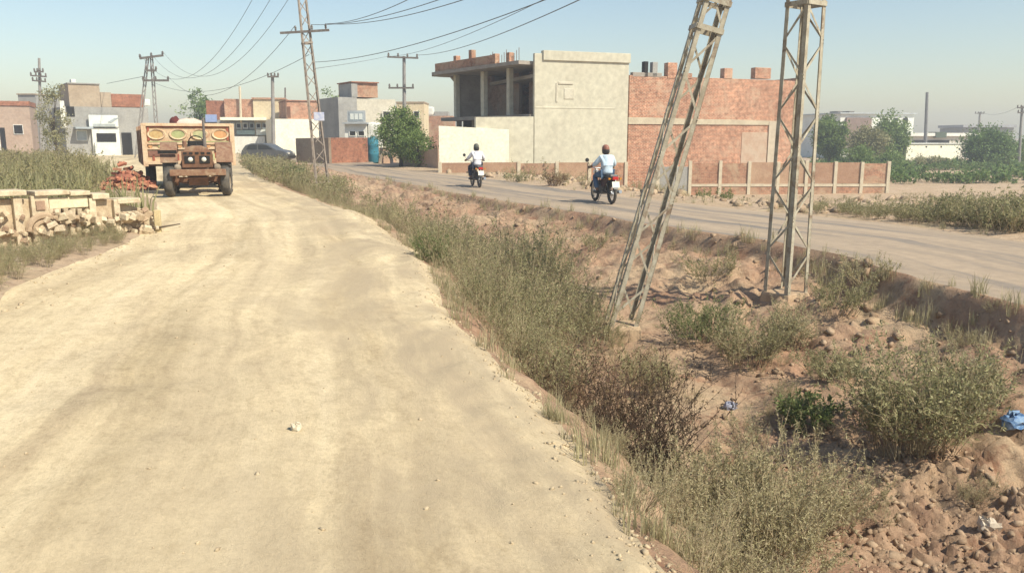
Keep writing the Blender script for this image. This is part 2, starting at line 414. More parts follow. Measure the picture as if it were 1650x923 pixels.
# ------------------------------------------------------------------ terrain: one grid cut along the road edges
def terrain():
    ys = [-60, -30, -15, -8, -4, -2, 0, 1, 1.6]
    y = 2.0
    while y < 80: ys.append(y); y += max(.034, .0068*(y+.6))
    while y < 2500: ys.append(y); y *= 1.16
    ys = np.array(ys); ny = len(ys)
    xr, xl, xa, xb = XR(ys), XL(ys), XA(ys), XB(ys)
    outl = np.concatenate([-np.geomspace(1600, 45, 14), -np.geomspace(40, .15, 80)])
    outr = np.concatenate([np.geomspace(.15, 50, 100), np.geomspace(56, 1600, 14)])
    c1 = np.linspace(0, 1, 121)[:-1]
    k = np.linspace(0, 1, 211)[:-1]
    c2 = .5*k+.5*(k**1.5*.5+.5*(1-(1-k)**1.4))
    c3 = np.linspace(0, 1, 45)
    rows = [xl[:, None]+outl[None], xl[:, None]+(xr-xl)[:, None]*c1[None], xr[:, None]+(xa-xr)[:, None]*c2[None],
            xa[:, None]+(xb-xa)[:, None]*c3[None], xb[:, None]+outr[None]]
    X = np.concatenate(rows, 1); n = [r.shape[1] for r in rows]
    Y = np.repeat(ys[:, None], X.shape[1], 1)
    # evaluate exactly on the boundaries from the lower side
    Z = height(X, Y)
    GRID.update(ys=ys, X=X, Z=Z)
    nx = X.shape[1]
    V = np.stack([X, Y, Z], -1).reshape(-1, 3)
    idx = np.arange(ny*nx).reshape(ny, nx)
    Q = np.stack([idx[:-1, :-1], idx[:-1, 1:], idx[1:, 1:], idx[1:, :-1]], -1)
    b0 = n[0]; b1 = b0+n[1]; b2 = b1+n[2]; b3 = b2+n[3]-1
    far = int(np.searchsorted(ys, 78)); 
    def piece(name, sel, mat, kind='structure'):
        q = np.concatenate([s.reshape(-1, 4) for s in sel]); u, inv = np.unique(q, return_inverse=True)
        v = V[u]; q = inv.reshape(-1, 4)
        xr_ = XR(v[:, 1]) if name == 'dirt_road' else XA(v[:, 1])
        uv = np.stack([v[:, 0]-xr_, v[:, 1]*1.1], 1)
        o = link(name, npmesh(name, v, q, [mat], smooth=True, uv=uv)); o['kind'] = kind; return o
    piece('dirt_road', [Q[:far, b0:b1]], mDirt)
    piece('ditch', [Q[:far, b1:b2]], mSoil)
    piece('paved_road', [Q[:far, b2:b3]], mRoad)
    piece('ground', [Q[:, :b0], Q[:, b3:], Q[far:, b0:b3]], mField)
terrain()

# ------------------------------------------------------------------ plants (vectorised)
def tubes_np(P, Rr, n=3):
    """P (N,K,3), Rr (N,K) -> verts, quads"""
    N_, K, _ = P.shape
    T = np.gradient(P, axis=1); T /= np.linalg.norm(T, axis=2, keepdims=True)+1e-9
    ref = np.where(np.abs(T[..., 2:3]) > .9, np.array([1., 0, 0]), np.array([0, 0, 1.]))
    A = np.cross(T, ref); A /= np.linalg.norm(A, axis=2, keepdims=True)+1e-9; Bn = np.cross(T, A)
    an = np.arange(n)*2*np.pi/n
    V = P[:, :, None]+Rr[:, :, None, None]*(A[:, :, None]*np.cos(an)[:, None]+Bn[:, :, None]*np.sin(an)[:, None])
    idx = np.arange(N_*K*n).reshape(N_, K, n); nx = np.roll(idx, -1, 2)
    Q = np.stack([idx[:, :-1], nx[:, :-1], nx[:, 1:], idx[:, 1:]], -1).reshape(-1, 4)
    return V.reshape(-1, 3), Q
def leaves_np(C, D, ln, wd, r):
    """one four-cornered leaf at each C pointing along D"""
    n = len(C); rv = r.normal(size=(n, 3)); S = np.cross(D, rv); S /= np.linalg.norm(S, axis=1, keepdims=True)+1e-9
    ln = (ln*r.uniform(.6, 1.3, n))[:, None]; wd = (wd*r.uniform(.6, 1.3, n))[:, None]
    Nn = np.cross(D, S)
    V = np.stack([C, C+D*ln*.45+S*wd*.5+Nn*ln*.08, C+D*ln, C+D*ln*.45-S*wd*.5+Nn*ln*.08], 1).reshape(-1, 3)
    return V, np.arange(n*4).reshape(n, 4)
def unit(v): return v/(np.linalg.norm(v, axis=-1, keepdims=True)+1e-9)
def weed(seed, h=1.0, r0=.12, nst=26, spread=.55, nbr=4, nleaf=16, ll=.05, lw=.014, sw=.005, curl=.15):
    """a many-stemmed weed: (stem verts, quads), (leaf verts, quads, var)"""
    r = np.random.default_rng(seed)
    a = r.uniform(0, 2*np.pi, nst); rr = r0*np.sqrt(r.uniform(0, 1, nst))
    base = np.stack([rr*np.cos(a), rr*np.sin(a), np.full(nst, -.06)], 1)
    tilt = spread*np.sqrt(r.uniform(0.02, 1, nst)); a2 = a+r.normal(0, .5, nst)
    d = np.stack([np.sin(tilt)*np.cos(a2), np.sin(tilt)*np.sin(a2), np.cos(tilt)], 1)
    L_ = h*r.uniform(.55, 1.08, nst)
    K = 6; t = np.linspace(0, 1, K)
    cur = r.normal(0, curl, (nst, 3)); cur[:, 2] = -np.abs(cur[:, 2])*.7
    P = base[:, None]+d[:, None]*(t*L_[:, None])[..., None]+cur[:, None]*(t**2*L_[:, None])[..., None]
    P += r.normal(0, .012, P.shape)*t[None, :, None]
    Rr = sw*(1-.75*t)[None]*np.ones((nst, 1))
    V1, Q1 = tubes_np(P, Rr)
    # side twigs
    nb = nst*nbr; par = np.repeat(np.arange(nst), nbr); tt = r.uniform(.25, .92, nb)
    k = np.minimum((tt*(K-1)).astype(int), K-2); fr = (tt*(K-1)-k)[:, None]
    o = P[par, k]*(1-fr)+P[par, k+1]*fr
    bd = unit(d[par]*.8+r.normal(0, .55, (nb, 3))+np.array([0, 0, .25])); bl = h*r.uniform(.12, .34, nb)
    t2 = np.linspace(0, 1, 4)
    P2 = o[:, None]+bd[:, None]*(t2*bl[:, None])[..., None]+np.array([0, 0, .12])*(t2**2*bl[:, None])[..., None]
    V2, Q2 = tubes_np(P2, .5*sw*(1-.7*t2)[None]*np.ones((nb, 1)))
    VS = np.concatenate([V1, V2]); QS = np.concatenate([Q1, Q2+len(V1)])
    nl = nb*nleaf; pb = np.repeat(np.arange(nb), nleaf); q = r.uniform(.1, 1.02, nl)[:, None]
    C = o[pb]+bd[pb]*q*bl[pb][:, None]+np.array([0, 0, .12])*q**2*bl[pb][:, None]
    D = unit(bd[pb]*.7+r.normal(0, .8, (nl, 3)))
    VL, QL = leaves_np(C, D, ll, lw, r)
    var = np.clip(.5+.3*r.normal(size=nl)+np.repeat(r.normal(0, .15, nst), nbr*nleaf)[:nl], 0, 1)
    return (VS, QS), (VL, QL, np.repeat(var, 4))
def blades(n, h, wd, seed, lean=.35):
    r = np.random.default_rng(seed)
    a = r.uniform(0, 2*np.pi, n); rr = .14*np.sqrt(r.uniform(0, 1, n)); H = h*r.uniform(.45, 1.1, n)
    base = np.stack([rr*np.cos(a), rr*np.sin(a), np.full(n, -.03)], 1)
    a2 = r.uniform(0, 2*np.pi, n); ln = lean*r.uniform(.1, 1.3, n)
    d = np.stack([np.cos(a2), np.sin(a2), np.zeros(n)], 1); s = np.stack([-np.sin(a2+.6), np.cos(a2+.6), np.zeros(n)], 1)
    vs = []
    for t, ww in ((0, 1), (.5, .8), (1, .12)):
        p = base+np.array([0, 0, 1])*(H*t*(1-.25*t*ln))[:, None]+d*(H*ln*t*t)[:, None]
        vs += [p-s*wd*ww/2, p+s*wd*ww/2]
    V = np.stack(vs, 1).reshape(-1, 3); i = np.arange(n)[:, None]*6
    Q = np.concatenate([i+np.array([[0, 1, 3, 2]]), i+np.array([[2, 3, 5, 4]])])
    return V, Q, np.repeat(np.clip(r.normal(.55, .25, n), 0, 1), 6)

def plant(name, label, cat, loc, parts, mats, scale=1, rz=0, group=None, flat=1.0):
    """a single plant: stems and foliage under one base"""
    t = thing(name, label, cat, loc, group, rz); t.scale = (scale, scale, scale*flat)
    (VS, QS), (VL, QL, var) = parts
    link('stems', npmesh('stems', VS, QS, [mats[0]]), t)
    link('foliage', npmesh('foliage', VL, QL, [mats[1]], var), t)
    return t
def mass(name, label, cat, protos, spots, mats, group=None):
    """a growth nobody could count, joined into one object; protos give (stems, leaves)"""
    Vs, Qs, vs, ms = [], [], [], []; off = 0
    r = np.random.default_rng(len(spots)+len(name))
    for (x, y, z, sc, k) in spots:
        (VS, QS), (VL, QL, var) = protos[k % len(protos)]
        a = r.uniform(0, 6.28); c, s = math.cos(a), math.sin(a); m = np.array([[c, -s, 0], [s, c, 0], [0, 0, 1]])
        sh = r.normal(0, .13)
        for V, Q, va, mi in ((VS, QS, np.full(len(VS), .5), 0), (VL, QL, np.clip(var+sh, 0, 1), 1)):
            if not len(V): continue
            Vs.append(V@m.T*sc+np.array([x, y, z])); Qs.append(Q+off); vs.append(va); ms.append(np.full(len(Q), mi)); off += len(V)
    me = npmesh(name, np.concatenate(Vs), np.concatenate(Qs), mats, np.concatenate(vs), np.concatenate(ms))
    return tag(link(name, me), label, cat, group, 'stuff')

NONE = (np.zeros((0, 3)), np.zeros((0, 4), int))
def tree(name, label, base, h, rx, rz, cz, nclump, nleaf, ls, mat, seed, trunk_r=.12, group=None, cat='tree', ry=None):
    r = np.random.default_rng(seed); t = thing(name, label, cat, base, group); ry = ry or rx
    # clumps inside an uneven ellipsoid
    u = unit(r.normal(size=(nclump, 3))); rad = r.uniform(.25, 1, nclump)**.5*(1+.28*np.sin(3*np.arctan2(u[:, 1], u[:, 0])+seed)*u[:, 2])
    cc = u*rad[:, None]*np.array([rx, ry, rz])*r.uniform(.75, 1.12, (nclump, 1))+np.array([0, 0, cz])
    cs = r.uniform(.16, .36, nclump)*min(rx, rz)
    pr = np.repeat(np.arange(nclump), nleaf); n = len(pr)
    C = cc[pr]+r.normal(size=(n, 3))*cs[pr][:, None]*np.array([.75, .75, .6])
    D = unit(r.normal(size=(n, 3))+np.array([0, 0, -.2])+.6*unit(C-np.array([0, 0, cz])))
    V, Q = leaves_np(C, D, ls, ls*.45, r)
    var = np.clip(.5+.2*r.normal(size=n)+np.repeat(r.normal(0, .22, nclump), nleaf), 0, 1)
    link('crown', npmesh('crown', V, Q, [mat], np.repeat(var, 4)), t)
    g = G(); g.tube([(0, 0, -.2), (.04*h*.3, .02, cz*.35), (-.02*h, 0, cz*.75), (0, 0, cz*1.05)], [trunk_r*1.3, trunk_r, trunk_r*.75, trunk_r*.4], 7)
    for k in range(min(12, nclump)):
        s = Vector((0, 0, cz*(.35+.05*k))); e = Vector(cc[k]); mid = (s+e)/2+Vector((0, 0, .12*h*.3))
        g.tube([s, mid, e], [trunk_r*.45, trunk_r*.28, trunk_r*.1], 4)
    build('trunk', g, mBark, t, local=True, smooth=True)
    return t

# ------------------------------------------------------------------ facade planes read from the photograph
class Fac:
    """a vertical plane through two pixel columns at given distances; boxes are given in pixels on that plane"""
    def __init__(s, px0, Y0, px1, Y1):
        a = at(px0, HOR, Y0); b = at(px1, HOR, Y1)
        s.o = Vector((a.x, a.y, 0)); s.d = Vector((b.x-a.x, b.y-a.y, 0)); s.len = s.d.length; s.d.normalize()
        s.n = Vector((-s.d.y, s.d.x, 0))
        if s.n.y < 0: s.n = -s.n
    def P(s, px, py):
        d = Vector(ray(px, py)); c = Vector((0, 0, CAMZ))
        t = (s.o-c).dot(s.n)/d.dot(s.n); return c+d*t
    def u(s, px): return (s.P(px, HOR)-s.o).dot(s.d)
    def z(s, px, py): return s.P(px, py).z
    def ub(s, g, u0, u1, z0, z1, d0, d1):
        q = []
        for z in (z0, z1):
            for (u, d) in ((u0, d0), (u1, d0), (u1, d1), (u0, d1)):
                p = s.o+s.d*u+s.n*d; q.append((p.x, p.y, z))
        return g.hexa(q[:4], q[4:])
    def box(s, g, px0, px1, py0, py1, d0=0, d1=.25, z0=None, z1=None):
        m = (px0+px1)/2
        return s.ub(g, s.u(px0), s.u(px1), s.z(m, py1) if z0 is None else z0, s.z(m, py0) if z1 is None else z1, d0, d1)
    def wall(s, g, px0, px1, t0, t1, zb, d0=0, d1=.25):
        """wall whose top runs from pixel row t0 to t1"""
        u0, u1, za, zb2 = s.u(px0), s.u(px1), s.z(px0, t0), s.z(px1, t1)
        q = []
        for (zz0, zz1) in ((zb, zb), (za, zb2)):
            for (u, d, k) in ((u0, d0, 0), (u1, d0, 1), (u1, d1, 1), (u0, d1, 0)):
                p = s.o+s.d*u+s.n*d; q.append((p.x, p.y, zz1 if k else zz0))
        return g.hexa(q[:4], q[4:])
    def base(s, px, z=0): p = s.P(px, HOR); return (p.x, p.y, z)

mCement = M((.55, .52, .405), (.51, .475, .37), .35, .92, .35, 14, c3=(.58, .545, .43), s3=.22)
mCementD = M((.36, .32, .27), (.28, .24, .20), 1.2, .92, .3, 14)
mCream = M((.90, .86, .70), (.87, .82, .65), .8, .9, .2, 18, c3=(.80, .73, .56), s3=.9)
mWhite = M((.78, .77, .70), (.68, .67, .60), 1.2, .8, .15, 18)
mGrey = M((.36, .35, .32), (.29, .28, .26), .9, .9, .25, 14)
mPost = M((.62, .54, .40), (.52, .45, .33), 3, .9, .2, 20)
mDark = M((.03, .027, .024), (.02, .018, .016), 2, .9, .1)
mBrickA = brick_mat((.47, .205, .125), (.35, .145, .09), (.60, .49, .36), (.52, .37, .26), .33)
mBrickB = brick_mat((.46, .235, .15), (.37, .18, .115), (.42, .31, .22), (.46, .33, .22), .5)
mBrickR = brick_mat((.40, .15, .085), (.31, .11, .065), (.35, .25, .18))
mRust = M((.20, .10, .055), (.12, .065, .04), 6, .8, .3, 40)
mSteel = M((.47, .43, .33), (.33, .28, .20), 5, .55, .2, 40, c3=(.17, .10, .06), s3=3.0)
mIron = M((.20, .18, .16), (.13, .11, .10), 4, .6, .2, 40)

# ------------------------------------------------------------------ unfinished two-storey house
sd = Fac(860, 47.0, 1290, 53.5)          # the long side towards us
fa = Fac(728, 55.0, 862, 47.0)           # the shaded front with the balcony
hz0 = -1.6
H = thing('unfinished_house', 'unfinished two-storey house with grey cement side, open dark balcony and bare brick rear', 'house', sd.base(860, hz0))
g = G(); sd.wall(g, 861, 1010.5, 86, 91, hz0, 0, .25)
build('cement_wall', g, mCement, H)
g = G(); sd.box(g, 874, 1012, 86, 100, -.10, .3, sd.z(940, 99.5), sd.z(940, 84.0)); sd.box(g, 862, 990, 173, 175.5, -.018, .02)
build('cornice', g, mCement, H, .02)
g = G(); sd.box(g, 908, 924, 143, 160, -.03, .02); sd.ub(g, sd.u(898), sd.u(922), sd.z(910, 136), sd.z(910, 132), -.05, .02); sd.ub(g, sd.u(895), sd.u(898), sd.z(910, 165), sd.z(910, 134), -.04, .02)
build('plaster_patch', g, M((.58, .54, .43), (.5, .46, .36), 2, .9, .3), H, .02)
g = G(); sd.wall(g, 1013, 1290, 121, 131, hz0, .06, .3)
build('brick_wall', g, mBrickA, H)
g = G(); sd.wall(g, 1012, 1252, 189, 195, sd.z(1130, 201), .0, .32)
build('concrete_band', g, M((.55, .48, .35), (.46, .39, .28), 2, .9, .3), H)
g = G(); sd.box(g, 1238, 1251, 196, 264, -.02, .3); build('concrete_column', g, M((.55, .47, .36), (.47, .4, .3), 2, .9, .3), H)
g = G(); sd.wall(g, 1196, 1237, 214, 214, hz0, .035, .2); build('plaster_patch', g, M((.50, .39, .29), (.45, .31, .22), 1.5, .9, .4), H)
for (a, b, t) in ((1073, 1088, 101), (1163, 1176, 110), (1212, 1237, 109), (1100, 1112, 118)):
    g = G(); sd.box(g, a, b, t, 127, .03, .5); build('brick_pillar', g, mBrickA, H, .02)
for (a, b, t, m) in ((1036, 1042, 99, mDark), (1049, 1057, 100, mGrey), (1018, 1064, 117, mCementD)):
    g = G(); sd.box(g, a, b, t, 124, .05, .4); build('roof_block', g, m, H, .02)
# low cement storey that reaches left of the corner
g = G(); sd.wall(g, 767, 860, 189, 188, hz0, .02, .3); build('cement_wall', g, mCement, H)
# rear and far side so that it is a closed house
wl = sd.u(1290)
g = G(); sd.ub(g, wl-.25, wl, hz0, 5.4, .3, 9.0); sd.ub(g, 2.5, wl-.25, hz0, 5.4, 8.75, 9.0); build('rear_wall', g, mBrickA, H)
g = G(); sd.ub(g, .3, wl-.3, 5.0, 5.2, .3, 8.7); build('roof_slab', g, mCementD, H)
# balcony front
fz = lambda py, px=862: fa.z(px, py)
L_ = fa.len
zf0, zf1 = fz(184), fz(104)               # balcony floor, roof underside
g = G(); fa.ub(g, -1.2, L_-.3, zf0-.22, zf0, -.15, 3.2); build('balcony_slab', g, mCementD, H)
g = G(); fa.ub(g, -1.0, L_-.35, zf1, zf1+.2, -.9, 5.0)
p = [fa.o+fa.d*a+fa.n*b for a, b in ((-1.0, -.9), (-2.1, -.3), (-2.3, .8), (-1.0, 5))]
g.prism([(q.x, q.y) for q in p], 'Z', zf1+.02, zf1+.16); build('roof_slab', g, mCementD, H)
zt = zf1+.2
g = G(); fa.ub(g, -.9, L_-3.2, zt, zt+.55, -.7, -.45); build('brick_parapet', g, mBrickB, H)
g = G(); fa.ub(g, -.9, -.65, zt, zt+.55, -.45, 4); build('brick_parapet', g, mBrickB, H)
for uu, hh in ((1.6, .85), (3.5, 1.05), (6.2, .6), (7.7, .55)):
    g = G(); fa.ub(g, uu, uu+.35, zt, zt+hh, -.72, -.4); build('brick_pillar', g, mBrickB, H, .02)
for uu in (5.4, 6.9, 8.2):
    g = G()
    for k in range(3): fa.ub(g, uu+.1*k, uu+.1*k+.025, zt, zt+.5+.15*k, -.5+.1*k, -.475+.1*k)
    build('reinforcing_bars', g, mRust, H)
# recessed wall with door and vents
back = 2.6
us = [0, 1.1, 2.9, 4.2, 5.05, 6.1, 6.9, 8.6, L_-.35]
zd_, zv = zf0+2.15, zf0+2.25
g = G()
fa.ub(g, 0, 4.2, zf0, zv, back, back+.25); fa.ub(g, 5.3, L_-.4, zf0, zv, back, back+.25)
fa.ub(g, 0, .9, zv, zf1, back, back+.25); fa.ub(g, 2.9, 4.2, zv, zf1, back, back+.25); fa.ub(g, 5.3, 6.3, zv, zf1, back, back+.25)
for a, b in ((.9, 2.9), (4.2, 5.3), (6.3, L_-.4)): fa.ub(g, a, b, zv+.55, zf1, back, back+.25)
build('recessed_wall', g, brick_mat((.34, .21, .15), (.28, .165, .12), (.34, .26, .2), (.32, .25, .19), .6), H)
g = G(); fa.ub(g, 4.2, 5.3, zd_+.05, zd_+.2, back-.03, back+.28); build('door_lintel', g, mCementD, H)
g = G(); fa.ub(g, 0, L_-.4, zf0, zf1, 5.2, 5.4); build('inner_wall', g, mBrickB, H)
for uu, ww in ((.15, .3), (3.55, .38), (6.5, .32)):
    g = G(); fa.ub(g, uu, uu+ww, zf0, zf1, .1, .4); build('column', g, mCement, H, .02)
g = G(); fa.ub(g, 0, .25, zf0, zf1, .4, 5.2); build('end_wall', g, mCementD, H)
pts = [(-.0, zf1), (-1.9, zf1), (-1.2, zf1-.45), (-.55, zf1-1.1), (-.2, zf1-1.9), (0, zf1-2.6)]
b0 = [fa.o+fa.d*a+fa.n*1.0 for a, z in pts]; b1 = [fa.o+fa.d*a+fa.n*1.3 for a, z in pts]
g = G(); n = len(pts)
g.add([(q.x, q.y, z[1]) for q, z in zip(b0, pts)]+[(q.x, q.y, z[1]) for q, z in zip(b1, pts)],
      [tuple(range(n)), tuple(range(2*n-1, n-1, -1))]+[(i, (i+1) % n, n+(i+1) % n, n+i) for i in range(n)])
build('roof_bracket', g, mCementD, H)
# ground floor front under the balcony
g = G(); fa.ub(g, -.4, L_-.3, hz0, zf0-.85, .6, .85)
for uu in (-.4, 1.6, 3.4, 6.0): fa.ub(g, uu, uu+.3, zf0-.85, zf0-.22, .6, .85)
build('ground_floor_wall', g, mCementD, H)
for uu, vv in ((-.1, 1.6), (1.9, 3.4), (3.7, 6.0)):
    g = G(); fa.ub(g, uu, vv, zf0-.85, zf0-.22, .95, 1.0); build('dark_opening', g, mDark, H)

# cream wall in front of the house
cw = Fac(706, 45.6, 822, 45.9)
g = G(); cw.wall(g, 707, 820, 203, 209, hz0+.6, 0, .23)
W = build('plaster_wall', g, mCream, None, .015); tag(W, 'bright cream plastered wall at left foot of the unfinished house', 'wall')

# ------------------------------------------------------------------ low boundary wall of posts and panels
bw = Fac(706, 44.6, 1437, 46.2)
BW = thing('boundary_wall', 'long low reddish panel wall with pale concrete posts running before the unfinished house', 'wall', bw.base(706, -1.7))
posts = [708, 771, 836, 898, 951, 1010, 1062, 1114, 1163, 1210, 1257, 1303, 1350, 1393, 1436]
for i, px in enumerate(posts):
    g = G(); bw.box(g, px-2.6, px+2.6, 260.0+1.2*math.sin(px*3.1), 300, -.07, .09, z0=-1.9); build('post', g, mPost, BW, .012)
mPan = M((.40, .25, .165), (.34, .20, .13), 1.3, .92, .3, 14, c3=(.45, .31, .21), s3=.8)
mPan2 = M((.46, .31, .205), (.38, .235, .15), 1.8, .92, .4, 14, c3=(.36, .22, .15), s3=1.1)
for i in range(len(posts)-1):
    a, b = posts[i]+3, posts[i+1]-3
    dz = .03*math.sin(i*2.3)
    zt = bw.z((a+b)/2, 262.5)+dz
    zm = bw.z((a+b)/2, 281)
    if i < 5:
        g = G(); bw.box(g, a, b, 262, 300, -.01, .04, z0=-1.9, z1=zt); build('panel', g, mBrickB if i == 4 else (mPan, mPan2)[i % 2], BW)
    elif i < 7:
        g = G(); bw.box(g, a, b, 268, 300, -.01, .04, z0=-1.9, z1=zt-.25); build('panel', g, mBrickA if i == 5 else mGrey, BW)
    else:
        g = G(); bw.box(g, a, b, 262, 296, 0, .05, z1=zt); build('panel', g, (mPan, mPan2, mBrickB)[(i*5+i//2) % 3], BW)
        g = G(); bw.box(g, a, b, 296.5, 300.5, -.05, .08); build('plinth_beam', g, mPost, BW)
        g = G(); bw.box(g, a, b, 301, 330, -.02, .2, z0=-1.95); build('brick_footing', g, mBrickB, BW)

# ------------------------------------------------------------------ lattice poles
def lattice(name, label, base, w0, w1, h, nseg, yaw, lx, ly, mat, rings=(), arms=(), footing=True, leg=.066, bw_=.016):
    t = thing(name, label, 'power pole', base)
    t.rotation_euler = (Matrix.Rotation(ly, 3, 'X') @ Matrix.Rotation(lx, 3, 'Y') @ Matrix.Rotation(yaw, 3, 'Z')).to_euler()
    def wz(z): return (w0+(w1-w0)*z/h)/2
    cs = ((-1, -1), (1, -1), (1, 1), (-1, 1))
    for sx, sy in cs:                                    # angle-iron legs
        g = G(); k = .008
        for (ax, ay) in ((1, 0), (0, 1)):
            q = []
            for z in (-.25, h):
                r_ = wz(z); x, y = sx*r_, sy*r_
                e = [(x, y), (x-sx*leg*ax, y-sy*leg*ay), (x-sx*leg*ax-sx*k*ay, y-sy*leg*ay-sy*k*ax), (x-sx*k*ay, y-sy*k*ax)]
                q += [(a, b, z) for a, b in e]
            g.hexa(q[:4], q[4:])
        build('leg', g, mat, t, local=True)
    zs = [h*(1-(1-i/nseg)**1.0) for i in range(nseg+1)]
    for f in range(4):
        a, b = cs[f], cs[(f+1) % 4]
        for i in range(nseg):
            z0, z1 = zs[i]+.05, zs[i+1]+.02
            (p, q) = (a, b) if (i+f) % 2 == 0 else (b, a)
            r0, r1 = wz(z0), wz(z1)
            A = Vector((p[0]*r0, p[1]*r0, z0)); B = Vector((q[0]*r1, q[1]*r1, z1))
            nrm = Vector(((a[0]+b[0])/2, (a[1]+b[1])/2, 0)).normalized()
            d = (B-A).normalized(); s = d.cross(nrm)*bw_; o = nrm*.006
            g = G(); g.hexa([A-s-o*2, A+s-o*2, A+s-o, A-s-o], [B-s-o*2, B+s-o*2, B+s-o, B-s-o])
            build('brace', g, mat, t, local=True)
    for z in rings:
        for f in range(4):
            a, b = cs[f], cs[(f+1) % 4]; r_ = wz(z)+.004
            g = G(); A = Vector((a[0]*r_, a[1]*r_, z)); B = Vector((b[0]*r_, b[1]*r_, z)); n = Vector(((a[0]+b[0])/2, (a[1]+b[1])/2, 0)).normalized()
            c = (A+B)/2+n*.008; ll = (B-A).length
            g.box(c, (ll if abs(n.y) > .5 else .012, ll if abs(n.x) > .5 else .012, .07)); build('cross_plate', g, mat, t, local=True)
    for (z, half, rot, ins) in arms:
        g = G(); g.box((0, -wz(z)-.05, z), (half*2, .06, .09)); a = build('cross_arm', g, mIron, t, local=True); a.rotation_euler = (0, 0, rot)
        for x in ins:
            g = G(); g.lathe([(0, -.02), (.03, 0), (.03, .05), (.055, .07), (.03, .1), (.05, .13), (.02, .2), (0, .21)], (x, -wz(z)-.05, z+.045), 'Z', 8)
            build('insulator', g, mIron, a, local=True)
    if footing:
        g = G(); g.box((0, 0, -.32), (w0*1.35, w0*1.35, .5), taper=.85)
        m = M((.46, .34, .22), (.36, .25, .16), 4, .97, .9, 9); f = build('footing', g, m, t, .06, local=True)
        f.rotation_euler = (Matrix.Rotation(-lx, 3, 'Y')).to_euler()
    return t
b1 = at(1003, 513, 11.8); b1.z = zg(b1.x, b1.y)+.12
b1p = at(1003, 513, 11.8)
tp = at(1152, 0, 11.8)
T1 = lattice('lattice_pole', 'pale steel lattice pole leaning strongly to the right out of the ditch', b1p, .42, .32, 8.5, 14, R(4),
             math.atan2(tp.x-b1p.x, tp.z-b1p.z), 0, mSteel, rings=(4.28, 4.66, 5.2, 6.3))
b2p = at(1266, 462, 12.6); tp2 = at(1299, 0, 12.6)
T2 = lattice('lattice_pole', 'upright steel lattice pole on the ditch bank beside the paved road', b2p, .47, .33, 9, 17, R(32),
             math.atan2(tp2.x-b2p.x, tp2.z-b2p.z), 0, mSteel, rings=(4.28, 5.2, 6.2))
b3 = at(519, 268, 34); b3.z = zg(b3.x, b3.y)-.05; tp3 = at(487, 0, 34)
zarm = (at(495, 52, 34).z-b3.z)
T3 = lattice('lattice_pole', 'slender distant lattice pole with wide cross arm at the end of the ditch', b3, .55, .30, 9.5, 16, R(20),
             math.atan2(tp3.x-b3.x, tp3.z-b3.z), 0, M((.34, .29, .24), (.25, .2, .16), 4, .7, .2), rings=(6, 8.5), leg=.06,
             arms=((zarm, .98, R(-16), (-.35, .3, .85)), (9.2, .9, R(-16), (-.8, 0, .8))))
# sign plate on the distant pole
g = G(); c = at(514, 188, 33.5); g.box(c, (.42, .03, .34)); S = build('pole_sign', g, M((.45, .5, .68), (.7, .7, .75), 8, .5, .05), None, .01)
tag(S, 'small blue and white plate fixed on the distant lattice pole', 'sign')

# ------------------------------------------------------------------ tractor
mTr = M((.20, .10, .06), (.29, .18, .11), 6, .65, .3, 30, c3=(.36, .27, .18), s3=4)
mTyre = M((.075, .068, .06), (.14, .12, .095), 5, .9, .5, 40)
mDust = M((.33, .27, .20), (.24, .19, .14), 4, .9, .3)
mRed = M((.36, .10, .06), (.27, .09, .055), 5, .6, .2)
mLamp = M((.75, .73, .66), (.6, .58, .5), 5, .2, .05, spec=.6)
def wheel(parent, name, c, r, wd, lugs=0, steer=0):
    w_ = thing(name, None, None, c); w_.parent = parent; w_.rotation_euler = (0, 0, steer)
    g = G(); ri = r*.58
    g.lathe([(ri, -wd*.42), (r*.82, -wd*.5), (r*.95, -wd*.42), (r, -wd*.2), (r, wd*.2), (r*.95, wd*.42), (r*.82, wd*.5), (ri, wd*.42), (ri, -wd*.42)], (0, 0, 0), 'X', 28)
    if lugs:
        for k in range(lugs):
            for s in (-1, 1):
                a = 2*math.pi*(k+(.5 if s > 0 else 0))/lugs
                m_ = Matrix.Rotation(a, 4, 'X') @ Matrix.Translation((s*wd*.25, 0, r)) @ Matrix.Rotation(s*.6, 4, 'Z')
                q = [m_ @ Vector(p) for p in ((-wd*.27,-.03,-.02),(wd*.27,-.03,-.02),(wd*.27,.03,-.02),(-wd*.27,.03,-.02),(-wd*.27,-.022,.035),(wd*.27,-.022,.035),(wd*.27,.022,.035),(-wd*.27,.022,.035))]
                g.hexa(q[:4], q[4:])
    build('tyre', g, mTyre, w_, local=True, smooth=lugs == 0)
    g = G(); g.lathe([(0, -wd*.2), (ri*.35, -wd*.22), (ri*.4, -wd*.05), (ri*.9, -wd*.1), (ri*1.02, -wd*.4), (ri*1.02, wd*.4), (ri*.9, wd*.1), (ri*.4, wd*.05), (ri*.35, wd*.22), (0, wd*.2)], (0, 0, 0), 'X', 20)
    build('rim', g, mDust, w_, local=True)
    return w_
tb = gp(322, 318, 0); tY = tb[1]+.2
tX = at(322, 318, tY).x
TR = thing('tractor', 'dusty rust-brown farm tractor facing the camera on the dirt track', 'tractor', (tX, tY, zg(tX, tY)), rz=math.pi+math.atan2(.36, .93))
TR.rotation_euler[2] = math.atan2(tX, -tY)          # local +Y towards the camera
